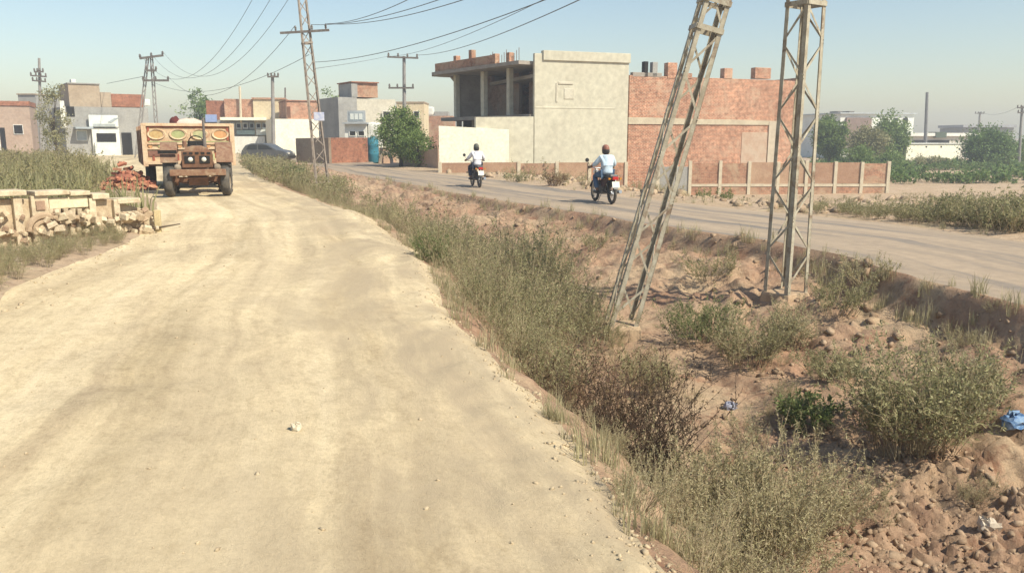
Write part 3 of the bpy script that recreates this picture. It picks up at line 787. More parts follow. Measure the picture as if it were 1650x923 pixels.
# local frame: +Y is the nose
def TP(name, g, m, par=None, **k): return build(name, g, m, par or TR, local=True, **k)
for s in (-1, 1):
    wheel(TR, 'front_wheel', (s*.72, 0, .39), .39, .24, 0, R(-9))
    wheel(TR, 'rear_wheel', (s*.74, -2.0, .68), .68, .40, 14)
g = G(); g.box((0, 0, .46), (1.36, .12, .13)); g.box((0, .05, .40), (.5, .2, .2)); 
for s in (-1, 1): g.tube([(s*.55, 0, .3), (s*.55, 0, .62)], .05, 8); g.tube([(s*.2, -.1, .34), (s*.62, -.16, .42)], .025, 6)
TP('front_axle', g, mRust)
g = G(); g.box((0, .42, .66), (1.42, .16, .17)); g.box((-.36, .25, .6), (.08, .4, .1)); g.box((.36, .25, .6), (.08, .4, .1)); TP('front_bumper', g, mTr, bevel=.02)
g = G(); g.box((0, -.75, .72), (.46, 1.5, .5)); g.box((0, -1.7, .72), (.6, .9, .5)); g.box((0, -2.0, .68), (1.3, .26, .26)); TP('engine_block', g, M((.16, .10, .07), (.1, .07, .05), 5, .8, .3), bevel=.03)
g = G(); g.prism([(-.33, .92), (.33, .92), (.36, 1.2), (.28, 1.31), (.12, 1.36), (-.12, 1.36), (-.28, 1.31), (-.36, 1.2)], 'Y', -1.15, .26); TP('hood', g, mTr, bevel=.02)
g = G(); g.box((0, .275, 1.0), (.78, .05, .44)); gr = TP('grille', g, mRust, bevel=.015)
for s in (-1, 1):
    g = G(); g.box((s*.19, .305, 1.0), (.26, .03, .2)); h_ = TP('headlight_recess', g, mDark, gr)
    g = G(); g.lathe([(0, .02), (.05, .015), (.065, 0), (.06, -.02), (0, -.02)], (s*.17, .325, 1.0), 'Y', 14); TP('headlight', g, mLamp, gr, smooth=True)
    g = G(); g.lathe([(0, .05), (.07, .045), (.09, .02), (.07, -.08), (0, -.1)], (s*.5, .36, .83 if False else .8), 'Y', 14); TP('side_lamp', g, mDust, smooth=True)
for k in range(5):
    g = G(); g.box((0, .3, .83+.012+.0*k), (.01, .01, .01)) if False else g.box((-.3+.15*k, .306, 1.17), (.09, .02, .05)); TP('grille_bar', g, mDark, gr)
for s in (-1, 1):
    g = G(); pr = []
    for k in range(9):
        a = R(15+k*16); pr.append((-2.0+math.cos(a)*.78, .68+math.sin(a)*.78))
    for k in range(8, -1, -1):
        a = R(15+k*16); pr.append((-2.0+math.cos(a)*.75, .68+math.sin(a)*.75))
    x0, x1 = s*.52, s*.98
    n = len(pr)
    for k in range(8):
        q = [pr[k], pr[k+1], pr[n-2-k], pr[n-1-k]]
        g.prism(q, 'X', x0, x1)
    TP('fender', g, mTr)
g = G(); g.box((.78, -1.25, 1.18), (.5, .04, .1)); TP('mud_flap', g, mDark)
g = G(); g.tube([(-.22, -.35, 1.3), (-.22, -.35, 1.75), (-.22, -.33, 2.12)], [.05, .035, .03], 8); TP('exhaust_pipe', g, mIron)
g = G(); g.tube([(0, -1.2, 1.2), (0, -1.45, 1.42)], .025, 6)
ring = [(.2*math.cos(a), -1.47+.09*math.sin(a), 1.45+.18*math.sin(a)) for a in np.linspace(0, 2*math.pi, 17)]
g.tube(ring, .016, 5, caps=False); TP('steering_wheel', g, mDark)
g = G(); g.box((0, -1.95, 1.08), (.48, .42, .1)); g.box((0, -2.16, 1.3), (.48, .08, .38)); TP('seat', g, mDark, bevel=.03)
g = G(); g.tube([(.3, -.55, 1.3), (.3, -.55, 1.5)], .06, 10); TP('air_cleaner', g, mTr)
for s in (-1, 1):
    g = G(); g.tube([(s*.36, -.2, 1.0), (s*.44, -.3, .8), (s*.34, -.5, .75)], .03, 6); TP('pipe', g, mRust)

# trailer
mTc = M((.60, .46, .29), (.50, .32, .19), 3.5, .75, .3, 25, c3=(.38, .19, .12), s3=2.6)
mTs = M((.30, .15, .10), (.2, .10, .07), 2.5, .8, .25, 25)
tc = at(307, 262, 25.6); tw = 2.62
TL = thing('farm_trailer', 'high-sided cream and red farm trailer with painted ovals hitched behind the tractor', 'trailer', (tc.x, tc.y, zg(tc.x, tc.y)))
TL.rotation_euler[2] = math.atan2(tc.x, -tc.y)+R(4.5)
def LP(name, g, m, par=None, **k): return build(name, g, m, par or TL, local=True, **k)
hw = tw/2
g = G(); g.box((0, 0, 1.38), (tw, .07, 1.16)); fp = LP('front_panel', g, mTc, bevel=.012)
for s in (-1, 1):
    g = G(); g.box((s*(hw-.03), -2.2, 1.38), (.06, 4.3, 1.16)); sp = LP('side_panel', g, mTs, bevel=.012)
    for k in range(6):
        g = G(); g.box((s*(hw+.03), -.3-.78*k, 1.36), (.06, .1, 1.2)); LP('rib', g, mTc if k % 2 else mTs, sp)
g = G(); g.box((0, -4.3, 1.38), (tw-.1, .06, 1.16)); LP('tail_panel', g, mTs)
g = G(); g.box((0, -2.2, .78), (tw-.06, 4.4, .1)); LP('floor', g, mRust)
g = G(); g.box((-.4, -2.1, .64), (.12, 4.2, .18)); g.box((.4, -2.1, .64), (.12, 4.2, .18)); g.tube([(-.4, 0, .62), (0, 1.5, .52)], .05, 6); g.tube([(.4, 0, .62), (0, 1.5, .52)], .05, 6); LP('drawbar', g, mRust)
g = G()
for s in (-1, 1): g.box((s*(hw-.03), .06, 1.38), (.14, .08, 1.3))
g.box((0, .06, 1.99), (tw, .09, .09)); g.box((0, .06, 1.42), (tw-.2, .06, .06)); g.box((0, .06, 1.26), (tw-.2, .05, .04)); g.box((0, .06, .84), (tw, .09, .1)); LP('panel_frame', g, mTs if False else M((.66, .50, .33), (.55, .36, .22), 5, .75, .2), fp, bevel=.01)
cols = [M((.55, .40, .18), (.45, .28, .12), 6, .7, .1), M((.42, .43, .20), (.3, .33, .15), 6, .7, .1), M((.50, .46, .24), (.36, .37, .19), 6, .7, .1), M((.62, .35, .16), (.5, .25, .11), 6, .7, .1)]
for k, x in enumerate((.93, .31, -.31, -.93)):
    g = G(); g.lathe([(.19, 0), (.2, .03), (.25, .045), (.27, 0)], (x, .035, 1.7), 'Y', 24, 1.0, .62); LP('oval_moulding', g, M((.70, .56, .36), (.5, .3, .18), 8, .7, .1), fp)
    g = G(); g.lathe([(0, .02), (.19, .015), (.2, 0)], (x, .035, 1.7), 'Y', 24, 1.0, .62); LP('oval', g, cols[k], fp)
for k in range(9):
    x = -1.12+.28*k; g = G(); g.box((x, .05, 1.34), (.095, .03, .095), ry=math.pi/4); LP('painted_diamond', g, (mRed, cols[1], cols[3])[k % 3], fp)
for k in range(7):
    x = -1.05+.35*k
    if abs(x) > .3: g = G(); g.box((x, .045, 1.0), (.06, .03, .2)); LP('painted_stripe', g, (mRed, cols[2])[k % 2], fp)
for s in (-1, 1): g = G(); g.box((s*(hw-.16), .05, 1.72), (.06, .03, .42)); LP('painted_stripe', g, mRed, fp)
g = G(); g.box((0, .05, 1.925), (tw-.3, .03, .04)); LP('painted_stripe', g, mRed, fp)
g = G(); g.box((0, .05, 1.475), (tw-.3, .03, .03)); LP('painted_stripe', g, cols[1], fp)
g = G(); g.box((.98, .045, 1.12), (.42, .03, .16)); LP('painted_square', g, mTs, fp); g = G(); g.box((-.95, .045, 1.1), (.44, .03, .22)); LP('painted_square', g, mRed, fp)
for s in (-1, 1): wheel(TL, 'wheel', (s*(hw-.25), -2.7, .48), .48, .3)
# load on the trailer
def lump(name, label, cat, c, d, m, rz=0, seed=0):
    g = G(); r = np.random.default_rng(seed); n = 14; mm = 9; vs = []; fs = []
    for i in range(mm+1):
        for k in range(n):
            th, ph = math.pi*i/mm, 2*math.pi*k/n
            q = [math.sin(th)*math.cos(ph), math.sin(th)*math.sin(ph), math.cos(th)]
            q = [math.copysign(abs(v)**.7, v)*(1+.06*r.normal()) for v in q]
            x, y, z = q[0]*d[0]/2, q[1]*d[1]/2, q[2]*d[2]/2
            vs.append((c[0]+x*math.cos(rz)-y*math.sin(rz), c[1]+x*math.sin(rz)+y*math.cos(rz), c[2]+z))
    for i in range(mm):
        for k in range(n): fs.append((i*n+k, i*n+(k+1) % n, (i+1)*n+(k+1) % n, (i+1)*n+k))
    g.add(vs, fs); return tag(build(name, g, m, None, smooth=True), label, cat)
c = at(303, 200, 26.6); lump('cloth_sack', 'pale pinkish filled sack lying on top of the trailer load', 'sack', (c.x, c.y, c.z-.08), (.95, .6, .5), M((.66, .53, .43), (.56, .44, .36), 4, .9, .3), .4, 3)
c = at(282, 197, 26.4); lump('cloth_bundle', 'dark red cloth bundle beside the pale sack on the trailer', 'bundle', (c.x, c.y, c.z-.14), (.34, .34, .6), M((.15, .035, .03), (.08, .03, .03), 6, .9, .3), .2, 4)
mx_ = TL.rotation_euler[2]
g = G(); m4 = Matrix.Translation(TL.location) @ Matrix.Rotation(mx_, 4, 'Z')
nx, ny = 20, 26; vs = []; fs = []
for j in range(ny+1):
    for i in range(nx+1):
        x = (i/nx-.5)*(tw-.2); y = -.1-4.1*j/ny
        z = 1.55+.22*math.exp(-(x/.9)**2)*math.sin(min(1, j/8)*1.5)+.06*random.uniform(-1, 1)
        vs.append(m4 @ Vector((x, y, z)))
n = len(vs)
for p_ in list(vs): vs.append(Vector((p_.x, p_.y, TL.location.z+.84)))
for j in range(ny):
    for i in range(nx):
        a = j*(nx+1)+i; fs.append((a, a+1, a+nx+2, a+nx+1)); fs.append((n+a, n+a+nx+1, n+a+nx+2, n+a+1))
for i in range(nx): fs += [(i, n+i, n+i+1, i+1), (ny*(nx+1)+i, ny*(nx+1)+i+1, n+ny*(nx+1)+i+1, n+ny*(nx+1)+i)]
for j in range(ny): fs += [(j*(nx+1), (j+1)*(nx+1), n+(j+1)*(nx+1), n+j*(nx+1)), (j*(nx+1)+nx, n+j*(nx+1)+nx, n+(j+1)*(nx+1)+nx, (j+1)*(nx+1)+nx)]
g.add(vs, fs); tag(build('earth_load', g, mSoil), 'heap of reddish earth filling the farm trailer', 'earth')

# ------------------------------------------------------------------ brick pile beside the trailer
pc = gp(209, 306, 0); pc = (pc[0], pc[1])
BP = thing('brick_pile', 'heap of loose red bricks in the weeds beside the trailer', 'brick pile', (pc[0], pc[1], zg(*pc)))
bmesh_ = {}
mBr = [M((.46, .19, .11), (.36, .14, .085), 8, .9, .3), M((.52, .27, .16), (.4, .2, .12), 8, .9, .3), M((.34, .13, .085), (.27, .11, .07), 8, .9, .3)]
pro = []
for m in mBr:
    g = G(); g.box((0, 0, 0), (.23, .11, .075)); o = build('brick', g, m, BP, .006, local=True); pro.append(o)
used = 0
for k in range(230):
    lay = min(5, int(abs(random.gauss(0, 1.9))))
    rr = (.85-.12*lay)*math.sqrt(random.random()); a = random.uniform(0, 6.28)
    x, y, z = rr*math.cos(a), rr*.8*math.sin(a), .06+.15*lay*(1-.2*rr)+random.uniform(0, .03)
    o = pro[k] if k < 3 else pro[random.randrange(3)].copy()
    if k >= 3: COL.objects.link(o); o.parent = BP
    o.location = (x, y, z); o.rotation_euler = (random.uniform(-.6, .6), random.uniform(-.6, .6), random.uniform(0, 3.1))
g = G(); g.lathe([(.8, -.08), (.62, .2), (.36, .48), (0, .62)], (0, 0, 0), 'Z', 18, 1, .8); build('rubble_core', g, mBr[2], BP, local=True)

# ------------------------------------------------------------------ motorcycles and riders
mBlk = M((.02, .02, .022), (.04, .035, .03), 6, .45, .05, spec=.5)
mChr = M((.55, .55, .55), (.4, .4, .4), 6, .3, .05, metal=.9)
def motorcycle(label, loc, rz, body):
    t = thing('motorcycle', label, 'motorcycle', loc, 'motorcycles riding along the paved road', rz)
    def P(name, g, m, par=None, **k): return build(name, g, m, par or t, local=True, **k)
    for y in (.63, -.62):
        w_ = thing('wheel', None, None, (0, y, .29)); w_.parent = t
        g = G(); pr = [(.245+.048*math.cos(a), .042*math.sin(a)) for a in np.linspace(0, 2*math.pi, 11)]; g.lathe(pr, (0, 0, 0), 'X', 26); P('tyre', g, mTyre, w_, smooth=True)
        g = G(); g.lathe([(.215, -.02), (.225, 0), (.215, .02), (.2, 0), (.215, -.02)], (0, 0, 0), 'X', 24); g.lathe([(0, -.06), (.06, -.05), (.06, .05), (0, .06)], (0, 0, 0), 'X', 12)
        for k in range(10):
            a = k*math.pi/5; g.tube([(0, .05*math.cos(a), .05*math.sin(a)), (0, .21*math.cos(a+.1), .21*math.sin(a+.1))], .005, 4)
        P('rim', g, mChr, w_)
    g = G()
    for s in (-1, 1):
        g.tube([(s*.06, .45, .88), (s*.09, .2, .45), (s*.1, -.25, .35), (s*.07, -.3, .7), (s*.08, -.75, .76)], .016, 6)
        g.tube([(s*.07, -.1, .35), (s*.07, -.62, .29)], .018, 6)
        g.tube([(s*.09, -.6, .3), (s*.1, -.48, .68)], .03, 7)
    g.tube([(0, .42, .86), (0, -.2, .72)], .02, 6); P('frame', g, mBlk)
    g = G()
    for s in (-1, 1): g.tube([(s*.09, .64, .29), (s*.09, .43, .97)], .02, 7)
    P('front_fork', g, mChr)
    g = G(); g.box((0, .06, .38), (.24, .36, .26)); g.tube([(0, .2, .45), (0, .3, .62)], .075, 10); P('engine', g, mIron, bevel=.03)
    g = G(); g.lathe([(0, -.27), (.09, -.24), (.135, -.08), (.13, .1), (.08, .24), (0, .27)], (0, .2, .8), 'Y', 16, 1, .8); P('fuel_tank', g, body, smooth=True)
    g = G(); g.prism([(-.76, .76), (-.74, .83), (-.4, .82), (-.2, .77), (.02, .78), (.02, .72), (-.7, .72)], 'X', -.12, .12); P('seat', g, mBlk, bevel=.025)
    for s in (-1, 1):
        g = G(); g.prism([(-.62, .70), (-.1, .70), (-.12, .5), (-.36, .48)], 'X', s*.10, s*.135); P('side_cover', g, body, bevel=.012)
    g = G()
    for y, a0, a1 in ((.63, 20, 150), (-.62, 25, 165)):
        for k in range(7):
            b0, b1 = R(a0+(a1-a0)*k/7), R(a0+(a1-a0)*(k+1)/7)
            if y < 0: b0, b1 = math.pi-b0, math.pi-b1
            g.prism([(y+.33*math.cos(b0), .29+.33*math.sin(b0)), (y+.33*math.cos(b1), .29+.33*math.sin(b1)), (y+.318*math.cos(b1), .29+.318*math.sin(b1)), (y+.318*math.cos(b0), .29+.318*math.sin(b0))], 'X', -.06, .06)
    P('mudguards', g, mBlk)
    g = G(); g.tube([(-.38, .2, .99), (-.3, .33, 1.01), (-.1, .42, .98), (.1, .42, .98), (.3, .33, 1.01), (.38, .2, .99)], .013, 7); hb = P('handlebar', g, mChr)
    for s in (-1, 1):
        g = G(); g.tube([(s*.39, .185, .99), (s*.315, .31, 1.008)], .019, 8); P('grip', g, mBlk, hb)
        g = G(); g.tube([(s*.27, .35, 1.01), (s*.36, .38, 1.18)], .006, 5); g.lathe([(0, -.012), (.055, -.01), (.06, .012), (0, .016)], (s*.37, .38, 1.21), 'Y', 14); P('mirror', g, mBlk, hb)
    g = G(); g.lathe([(0, .09), (.07, .08), (.09, .04), (.07, -.06), (0, -.09)], (0, .55, .86), 'Y', 16); P('headlight', g, mLamp, smooth=True)
    g = G(); g.box((0, -.83, .73), (.17, .07, .09)); P('tail_light', g, M((.5, .03, .02), (.4, .02, .02), 5, .3, .02), bevel=.015)
    for s in (-1, 1):
        g = G(); g.box((s*.17, -.8, .72), (.05, .06, .05)); g.tube([(s*.07, -.78, .72), (s*.16, -.8, .72)], .008, 5); P('indicator', g, M((.6, .25, .03), (.5, .2, .02), 5, .3, .02))
    g = G(); g.box((0, -.885, .56), (.22, .01, .17), rx=-.2); g.tube([(0, -.85, .7), (0, -.88, .5)], .012, 5); P('number_plate', g, mWhite)
    g = G(); g.tube([(.12, .25, .33), (.13, -.05, .26), (.15, -.35, .3), (.16, -.85, .36)], [.02, .022, .045, .05], 9); P('exhaust_pipe', g, mChr)
    g = G(); g.tube([(-.27, .02, .3), (.27, .02, .3)], .014, 6); g.tube([(-.05, 0, .3), (-.2, -.06, .02)], .01, 5); P('foot_rest', g, mIron)
    return t
def skin(name, verts, edges, mat, parent, lv=2, root=0):
    me = bpy.data.meshes.new(name); me.from_pydata([v[:3] for v in verts], edges, [])
    o = bpy.data.objects.new(name, me); COL.objects.link(o)
    md = o.modifiers.new('s', 'SKIN'); md.use_smooth_shade = True
    if not me.skin_vertices: 
        bpy.context.view_layer.objects.active = o
    for i, v in enumerate(verts):
        sv = me.skin_vertices[0].data[i]; r_ = v[3]; sv.radius = (r_, v[4] if len(v) > 4 else r_); sv.use_root = i == root
    sb = o.modifiers.new('u', 'SUBSURF'); sb.levels = lv; sb.render_levels = lv
    dg = bpy.context.evaluated_depsgraph_get(); ev = o.evaluated_get(dg)
    m2 = bpy.data.meshes.new_from_object(ev); bpy.data.objects.remove(o)
    for p in m2.polygons: p.use_smooth = True
    m2.materials.clear(); m2.materials.append(mat)
    o2 = bpy.data.objects.new(name, m2); COL.objects.link(o2); o2.parent = parent; return o2
mSkin = M((.26, .145, .09), (.22, .12, .075), 8, .6, .05)
def rider(label, loc, rz, shirt, trouser, shoe, hat, hat2, mhair, turn=0):
    t = thing('person', label, 'person', loc, 'riders on the two motorcycles', rz)
    V = [(0, -.24, .86, .14, .12), (0, -.23, 1.0, .14, .11), (0, -.19, 1.16, .165, .115), (0, -.17, 1.28, .13, .09), (0, -.14, 1.37, .055), (0, -.10, 1.47, .07)]
    E = [(0, 1), (1, 2), (2, 3), (3, 4), (4, 5)]
    idx = {}
    for s in (-1, 1):
        b = len(V)
        V += [(s*.17, -.17, 1.29, .065), (s*.30, -.06, 1.10, .05), (s*.345, .13, 1.035, .036), (s*.35, .2, 1.035, .035, .022)]
        E += [(3, b), (b, b+1), (b+1, b+2), (b+2, b+3)]
        c = len(V)
        V += [(s*.12, -.18, .83, .09), (s*.21, .16, .76, .068), (s*.22, -.03, .40, .05), (s*.22, -.05, .34, .045), (s*.23, .12, .315, .04, .03)]
        E += [(0, c), (c, c+1), (c+1, c+2), (c+2, c+3), (c+3, c+4)]
        idx[s] = (b, c)
    body = skin('body', V, E, mSkin, t)
    # head, fingers joined into the body mesh
    bm = bmesh.new(); bm.from_mesh(body.data)
    tmp = bmesh.ops.create_uvsphere(bm, u_segments=20, v_segments=14, radius=1)['verts']
    rot = Matrix.Rotation(turn, 4, 'Z')
    for v in tmp:
        x, y, z = v.co
        k = 1-.22*max(0, -z)
        p_ = Vector((x*.077*k, y*.098, z*.118))
        if y > .75: p_.y += .018*max(0, 1-abs(x)*4)*max(0, 1-abs(z+.12)*4)        # nose
        if y > .5 and abs(z-.05) < .15 and .2 < abs(x) < .55: p_.y -= .008            # eye sockets
        if y > .6 and abs(z+.5) < .08: p_.y -= .006                                     # mouth line
        if abs(x) > .93 and abs(z) < .3: p_.x *= 1.12                                   # ears
        v.co = rot @ p_ + Vector((0, -.09, 1.50))
    for s in (-1, 1):
        wx = s*.35
        for f, (dx, ln) in enumerate(((-.032, .072), (-.011, .082), (.011, .077), (.032, .06))):
            pts = [(wx+dx, .215, 1.04), (wx+dx, .215+ln*.55, 1.035), (wx+dx, .215+ln*.8, 1.0), (wx+dx, .215+ln*.45, .975)]
            gg = G(); gg.tube(pts, [.011, .010, .009, .007], 6)
            vv = [bm.verts.new(q) for q in gg.v]
            for ff in gg.f: bm.faces.new([vv[i] for i in ff])
        pts = [(wx-s*.035, .18, 1.03), (wx-s*.055, .215, 1.01), (wx-s*.05, .25, .985)]
        gg = G(); gg.tube(pts, [.013, .012, .009], 6); vv = [bm.verts.new(q) for q in gg.v]
        for ff in gg.f: bm.faces.new([vv[i] for i in ff])
    for f in bm.faces: f.smooth = True
    bm.to_mesh(body.data); bm.free()
    # shirt
    S = [(0, -.26, .80, .185, .15), (0, -.25, .92, .17, .14), (0, -.23, 1.04, .165, .135), (0, -.19, 1.17, .19, .14), (0, -.17, 1.29, .15, .105), (0, -.145, 1.345, .07, .07)]
    e = [(0, 1), (1, 2), (2, 3), (3, 4), (4, 5)]
    for s in (-1, 1):
        b = len(S); S += [(s*.17, -.17, 1.29, .085), (s*.30, -.06, 1.10, .07), (s*.325, .05, 1.06, .06)]; e += [(4, b), (b, b+1), (b+1, b+2)]
    skin('shirt', S, e, shirt, t, 2, 3)
    S = [(0, -.23, .84, .16, .14)]; e = []
    for s in (-1, 1):
        b = len(S); S += [(s*.12, -.16, .83, .11), (s*.21, .16, .765, .088), (s*.22, .05, .56, .075), (s*.22, -.03, .40, .068)]
        e += [(0, b), (b, b+1), (b+1, b+2), (b+2, b+3)]
    skin('trousers', S, e, trouser, t)
    for s in (-1, 1):
        g = G(); g.box((s*.225, .03, .315), (.095, .25, .09)); build('shoe', g, shoe, t, .03, local=True, smooth=True)
    # head cover: dome plus lower band
    g = G(); c = Vector((0, -.1, 1.515))
    prof = [(0, .142), (.05, .136), (.095, .105), (.118, .055), (.124, 0), (.118, -.05)]
    g.lathe(prof, c, 'Z', 20, .86, 1.05); o = build(hat2[0], g, hat, t, local=True, smooth=True)
    g = G(); g.lathe([(.124, .0), (.127, -.04), (.118, -.10), (.09, -.125), (.07, -.10)], (c.x, c.y-.012, c.z), 'Z', 20, .86, 1.02); build(hat2[1], g, mhair, t, local=True, smooth=True)
    return t
def road_dir(y): return math.atan2(-(float(cXA(y+1.5)+cXB(y+1.5))-float(cXA(y-1.5)+cXB(y-1.5)))/2, 3)
p1 = gp(972, 328, -.28); a1 = road_dir(p1[1])-R(12)
motorcycle('black motorcycle with red tail light, nearer of the two on the paved road', (p1[0], p1[1], zg(*p1)), a1, M((.05, .02, .02), (.08, .03, .03), 5, .4, .05))
rider('person in light blue shirt and jeans riding the nearer motorcycle, seen from behind', (p1[0], p1[1], zg(*p1)), a1,
      M((.55, .66, .74), (.46, .57, .66), 9, .9, .3), M((.06, .10, .17), (.10, .16, .24), 7, .9, .2), mBlk,
      M((.30, .13, .09), (.22, .10, .07), 6, .4, .05), ('helmet', 'helmet_rim'), mBlk)
p2 = gp(767, 301, -.28); a2 = road_dir(p2[1])-R(7)
motorcycle('dark motorcycle farther along the paved road before the cream wall', (p2[0], p2[1], zg(*p2)), a2, mBlk)
rider('person in white shirt, dark trousers and dark helmet riding the farther motorcycle', (p2[0], p2[1], zg(*p2)), a2,
      M((.75, .75, .77), (.66, .66, .70), 9, .9, .3), M((.025, .03, .05), (.04, .045, .07), 7, .9, .2), mBlk,
      M((.08, .085, .07), (.11, .11, .09), 6, .3, .05), ('helmet', 'helmet_rim'), mBlk, .3)

# ------------------------------------------------------------------ broken ornamental wall on the left
lw = Fac(-60, 12.0, 262, 14.2)
mStone = M((.56, .46, .31), (.42, .31, .20), 5, .95, .8, 12, c3=(.34, .23, .15), s3=4)
mStone2 = M((.62, .53, .37), (.47, .37, .25), 6, .94, .6, 14, c3=(.42, .33, .22), s3=4)
mBrown = M((.36, .25, .165), (.27, .18, .12), 6, .95, .7, 14)
LW = thing('ornamental_wall', 'broken low cream stone wall with arch relief at left edge of the track', 'wall', lw.base(100, -.1))
def lpart(name, g, m, b=.015, par=None): return build(name, g, m, par or LW, b)
g = G(); lw.wall(g, -60, 178, 322, 322, -.15, .04, .3); wall0 = lpart('wall_body', g, mStone)
g = G(); lw.wall(g, 178.5, 248, 326, 344, -.15, .08, .3); lpart('wall_body', g, mStone)
for (a, b, t, q, d) in ((-60, 30, 308, 317, -.1), (43, 100, 307.5, 315, -.1), (101, 134, 308, 315, -.09), (137, 165, 312, 321, -.08), (178, 216, 320, 328, -.06)):
    g = G(); lw.box(g, a, b, t, q, d, .34); lpart('cap_slab', g, mStone2)
for (a, b, t) in ((8, 23, 318), (37, 66, 316), (132, 143, 320), (172, 182, 322)):
    g = G(); lw.box(g, a, b, t, 400, -.05, .05, z0=-.15); pl = lpart('pillar', g, mStone2)
g = G(); lw.box(g, 44, 59, 324, 339, -.075, -.03); lpart('square_relief', g, M((.38, .25, .17), (.3, .2, .14), 5, .9, .4), .01)
g = G(); lw.box(g, 67, 131, 318, 336, -.03, .05); lpart('smooth_panel', g, M((.70, .61, .42), (.62, .52, .35), 3, .9, .2))
cp = lw.P(55, 372); 
for rad, wd in ((.23, .05), (.14, .035)):
    g = G(); pts = []
    for k in range(13):
        a = math.pi*k/12; p = lw.o+lw.d*(lw.u(55)+rad*math.cos(a))+lw.n*(-.05); pts.append((p.x, p.y, cp.z+rad*math.sin(a)))
    g.tube(pts, wd, 6); lpart('arch', g, M((.44, .33, .22), (.36, .26, .17), 6, .9, .4), 0)
for px in (80, 92, 104, 116, 126):
    g = G(); p = lw.P(px, 336); q = lw.P(px, 378); n_ = lw.n*(-.03)
    g.tube([(q.x+n_.x, q.y+n_.y, q.z), (q.x+n_.x, q.y+n_.y, q.z+.12), (p.x+n_.x, p.y+n_.y, p.z-.12), (p.x+n_.x, p.y+n_.y, p.z)], [.035, .055, .03, .045], 8); lpart('baluster', g, mStone2, 0)
for k in range(46):
    px = random.uniform(70, 250); py = random.uniform(340, 375)+(px-70)*.02
    p = lw.P(px, py); d = -random.uniform(.0, .3); s = random.uniform(.05, .15)
    zz = max(p.z, zg(p.x, p.y+d)+s*.3)
    g = G(); g.box((p.x+lw.n.x*d, p.y+lw.n.y*d, zz), (s*1.5, s, s*.9), random.uniform(0, 3), random.uniform(-.5, .5), random.uniform(-.5, .5), random.uniform(.6, 1)); lpart('broken_stone', g, random.choice([mStone, mStone2]), .012)
for k in range(85):
    px = random.uniform(0, 250); py = random.uniform(338, 398); p = lw.P(px, py); s = random.uniform(.03, .085); d = -random.uniform(.02, .08)
    if p.z < .02: continue
    g = G(); g.box((p.x+lw.n.x*d, p.y+lw.n.y*d, p.z), (s*1.6, s*1.2, s), random.uniform(0, 3), random.uniform(-.6, .6), random.uniform(-.6, .6), random.uniform(.5, 1)); lpart('broken_stone', g, random.choice([mStone, mStone2, mBrown]), .01)
g = G(); p = lw.P(258, 352); g.box((p.x, p.y-.1, .12), (.1, .1, .5), .2); tag(build('marker_post', g, M((.60, .48, .27), (.5, .4, .22), 5, .9, .3), None, .012), 'short tan concrete post at right end of the broken stone wall', 'post')
p = lw.P(268, 354); g = G(); g.tube([(p.x-.25, p.y-.35, .03), (p.x, p.y-.25, .08), (p.x+.28, p.y-.1, .12)], [.02, .018, .01], 5); tag(build('branch', g, mBark), 'dry branch lying on the track beside the tan post', 'branch')

# ------------------------------------------------------------------ town at the end of the track
def fbox(par, name, f, px0, px1, py0, py1, d0, d1, m, z0=None, z1=None, bevel=0):
    g = G(); f.box(g, px0, px1, py0, py1, d0, d1, z0, z1); return build(name, g, m, par, bevel)
def window(par, f, px0, px1, py0, py1, m=None, frame=None):
    w_ = fbox(par, 'window', f, px0, px1, py0, py1, -.03, .02, m or mDark)
    g = G(); t = .9
    for a, b, c, d in ((px0-t, px1+t, py0-t, py0), (px0-t, px1+t, py1, py1+t), (px0-t, px0, py0, py1), (px1, px1+t, py0, py1)): f.box(g, a, b, c, d, -.07, .0)
    build('window_frame', g, frame or mWhite, w_)
    return w_
mPink = M((.46, .35, .27), (.40, .29, .22), .5, .9, .2, 14)
mYel = M((.66, .56, .38), (.60, .49, .32), .5, .9, .2, 14)
mTan = M((.42, .34, .25), (.36, .28, .20), .5, .9, .2, 14)
mBlueG = M((.38, .42, .44), (.3, .34, .36), .5, .8, .1, 14)
mSign = M((.72, .74, .68), (.6, .63, .58), 2, .6, .05)
mTin = M((.52, .55, .55), (.42, .44, .44), 2, .5, .1, metal=.3)
# far left house
f = Fac(-25, 84, 62, 86); B = thing('brick_house', 'low pinkish house with red brick parapet at the far left edge', 'house', f.base(10, -.1))
fbox(B, 'wall', f, -25, 52, 171, 240, 0, 6, mPink, z0=-.2); fbox(B, 'brick_parapet', f, -25, 53, 163, 170.6, -.1, 6.1, mBrickR)
fbox(B, 'door', f, 1, 9, 206, 230, -.05, .02, mDark, z0=0); fbox(B, 'white_column', f, -4, 0, 176, 230, -.15, .0, mWhite, z0=-.1); window(B, f, 24, 38, 202, 216)
f = Fac(36, 97, 66, 97); B = thing('rooftop_block', 'small grey flat-roofed block behind the pinkish house', 'house', f.base(50, -.1))
fbox(B, 'wall', f, 36, 64, 153, 240, 0, 5, mGrey, z0=-.2); fbox(B, 'roof_edge', f, 35, 65, 151, 153, -.15, 5.1, mTan)
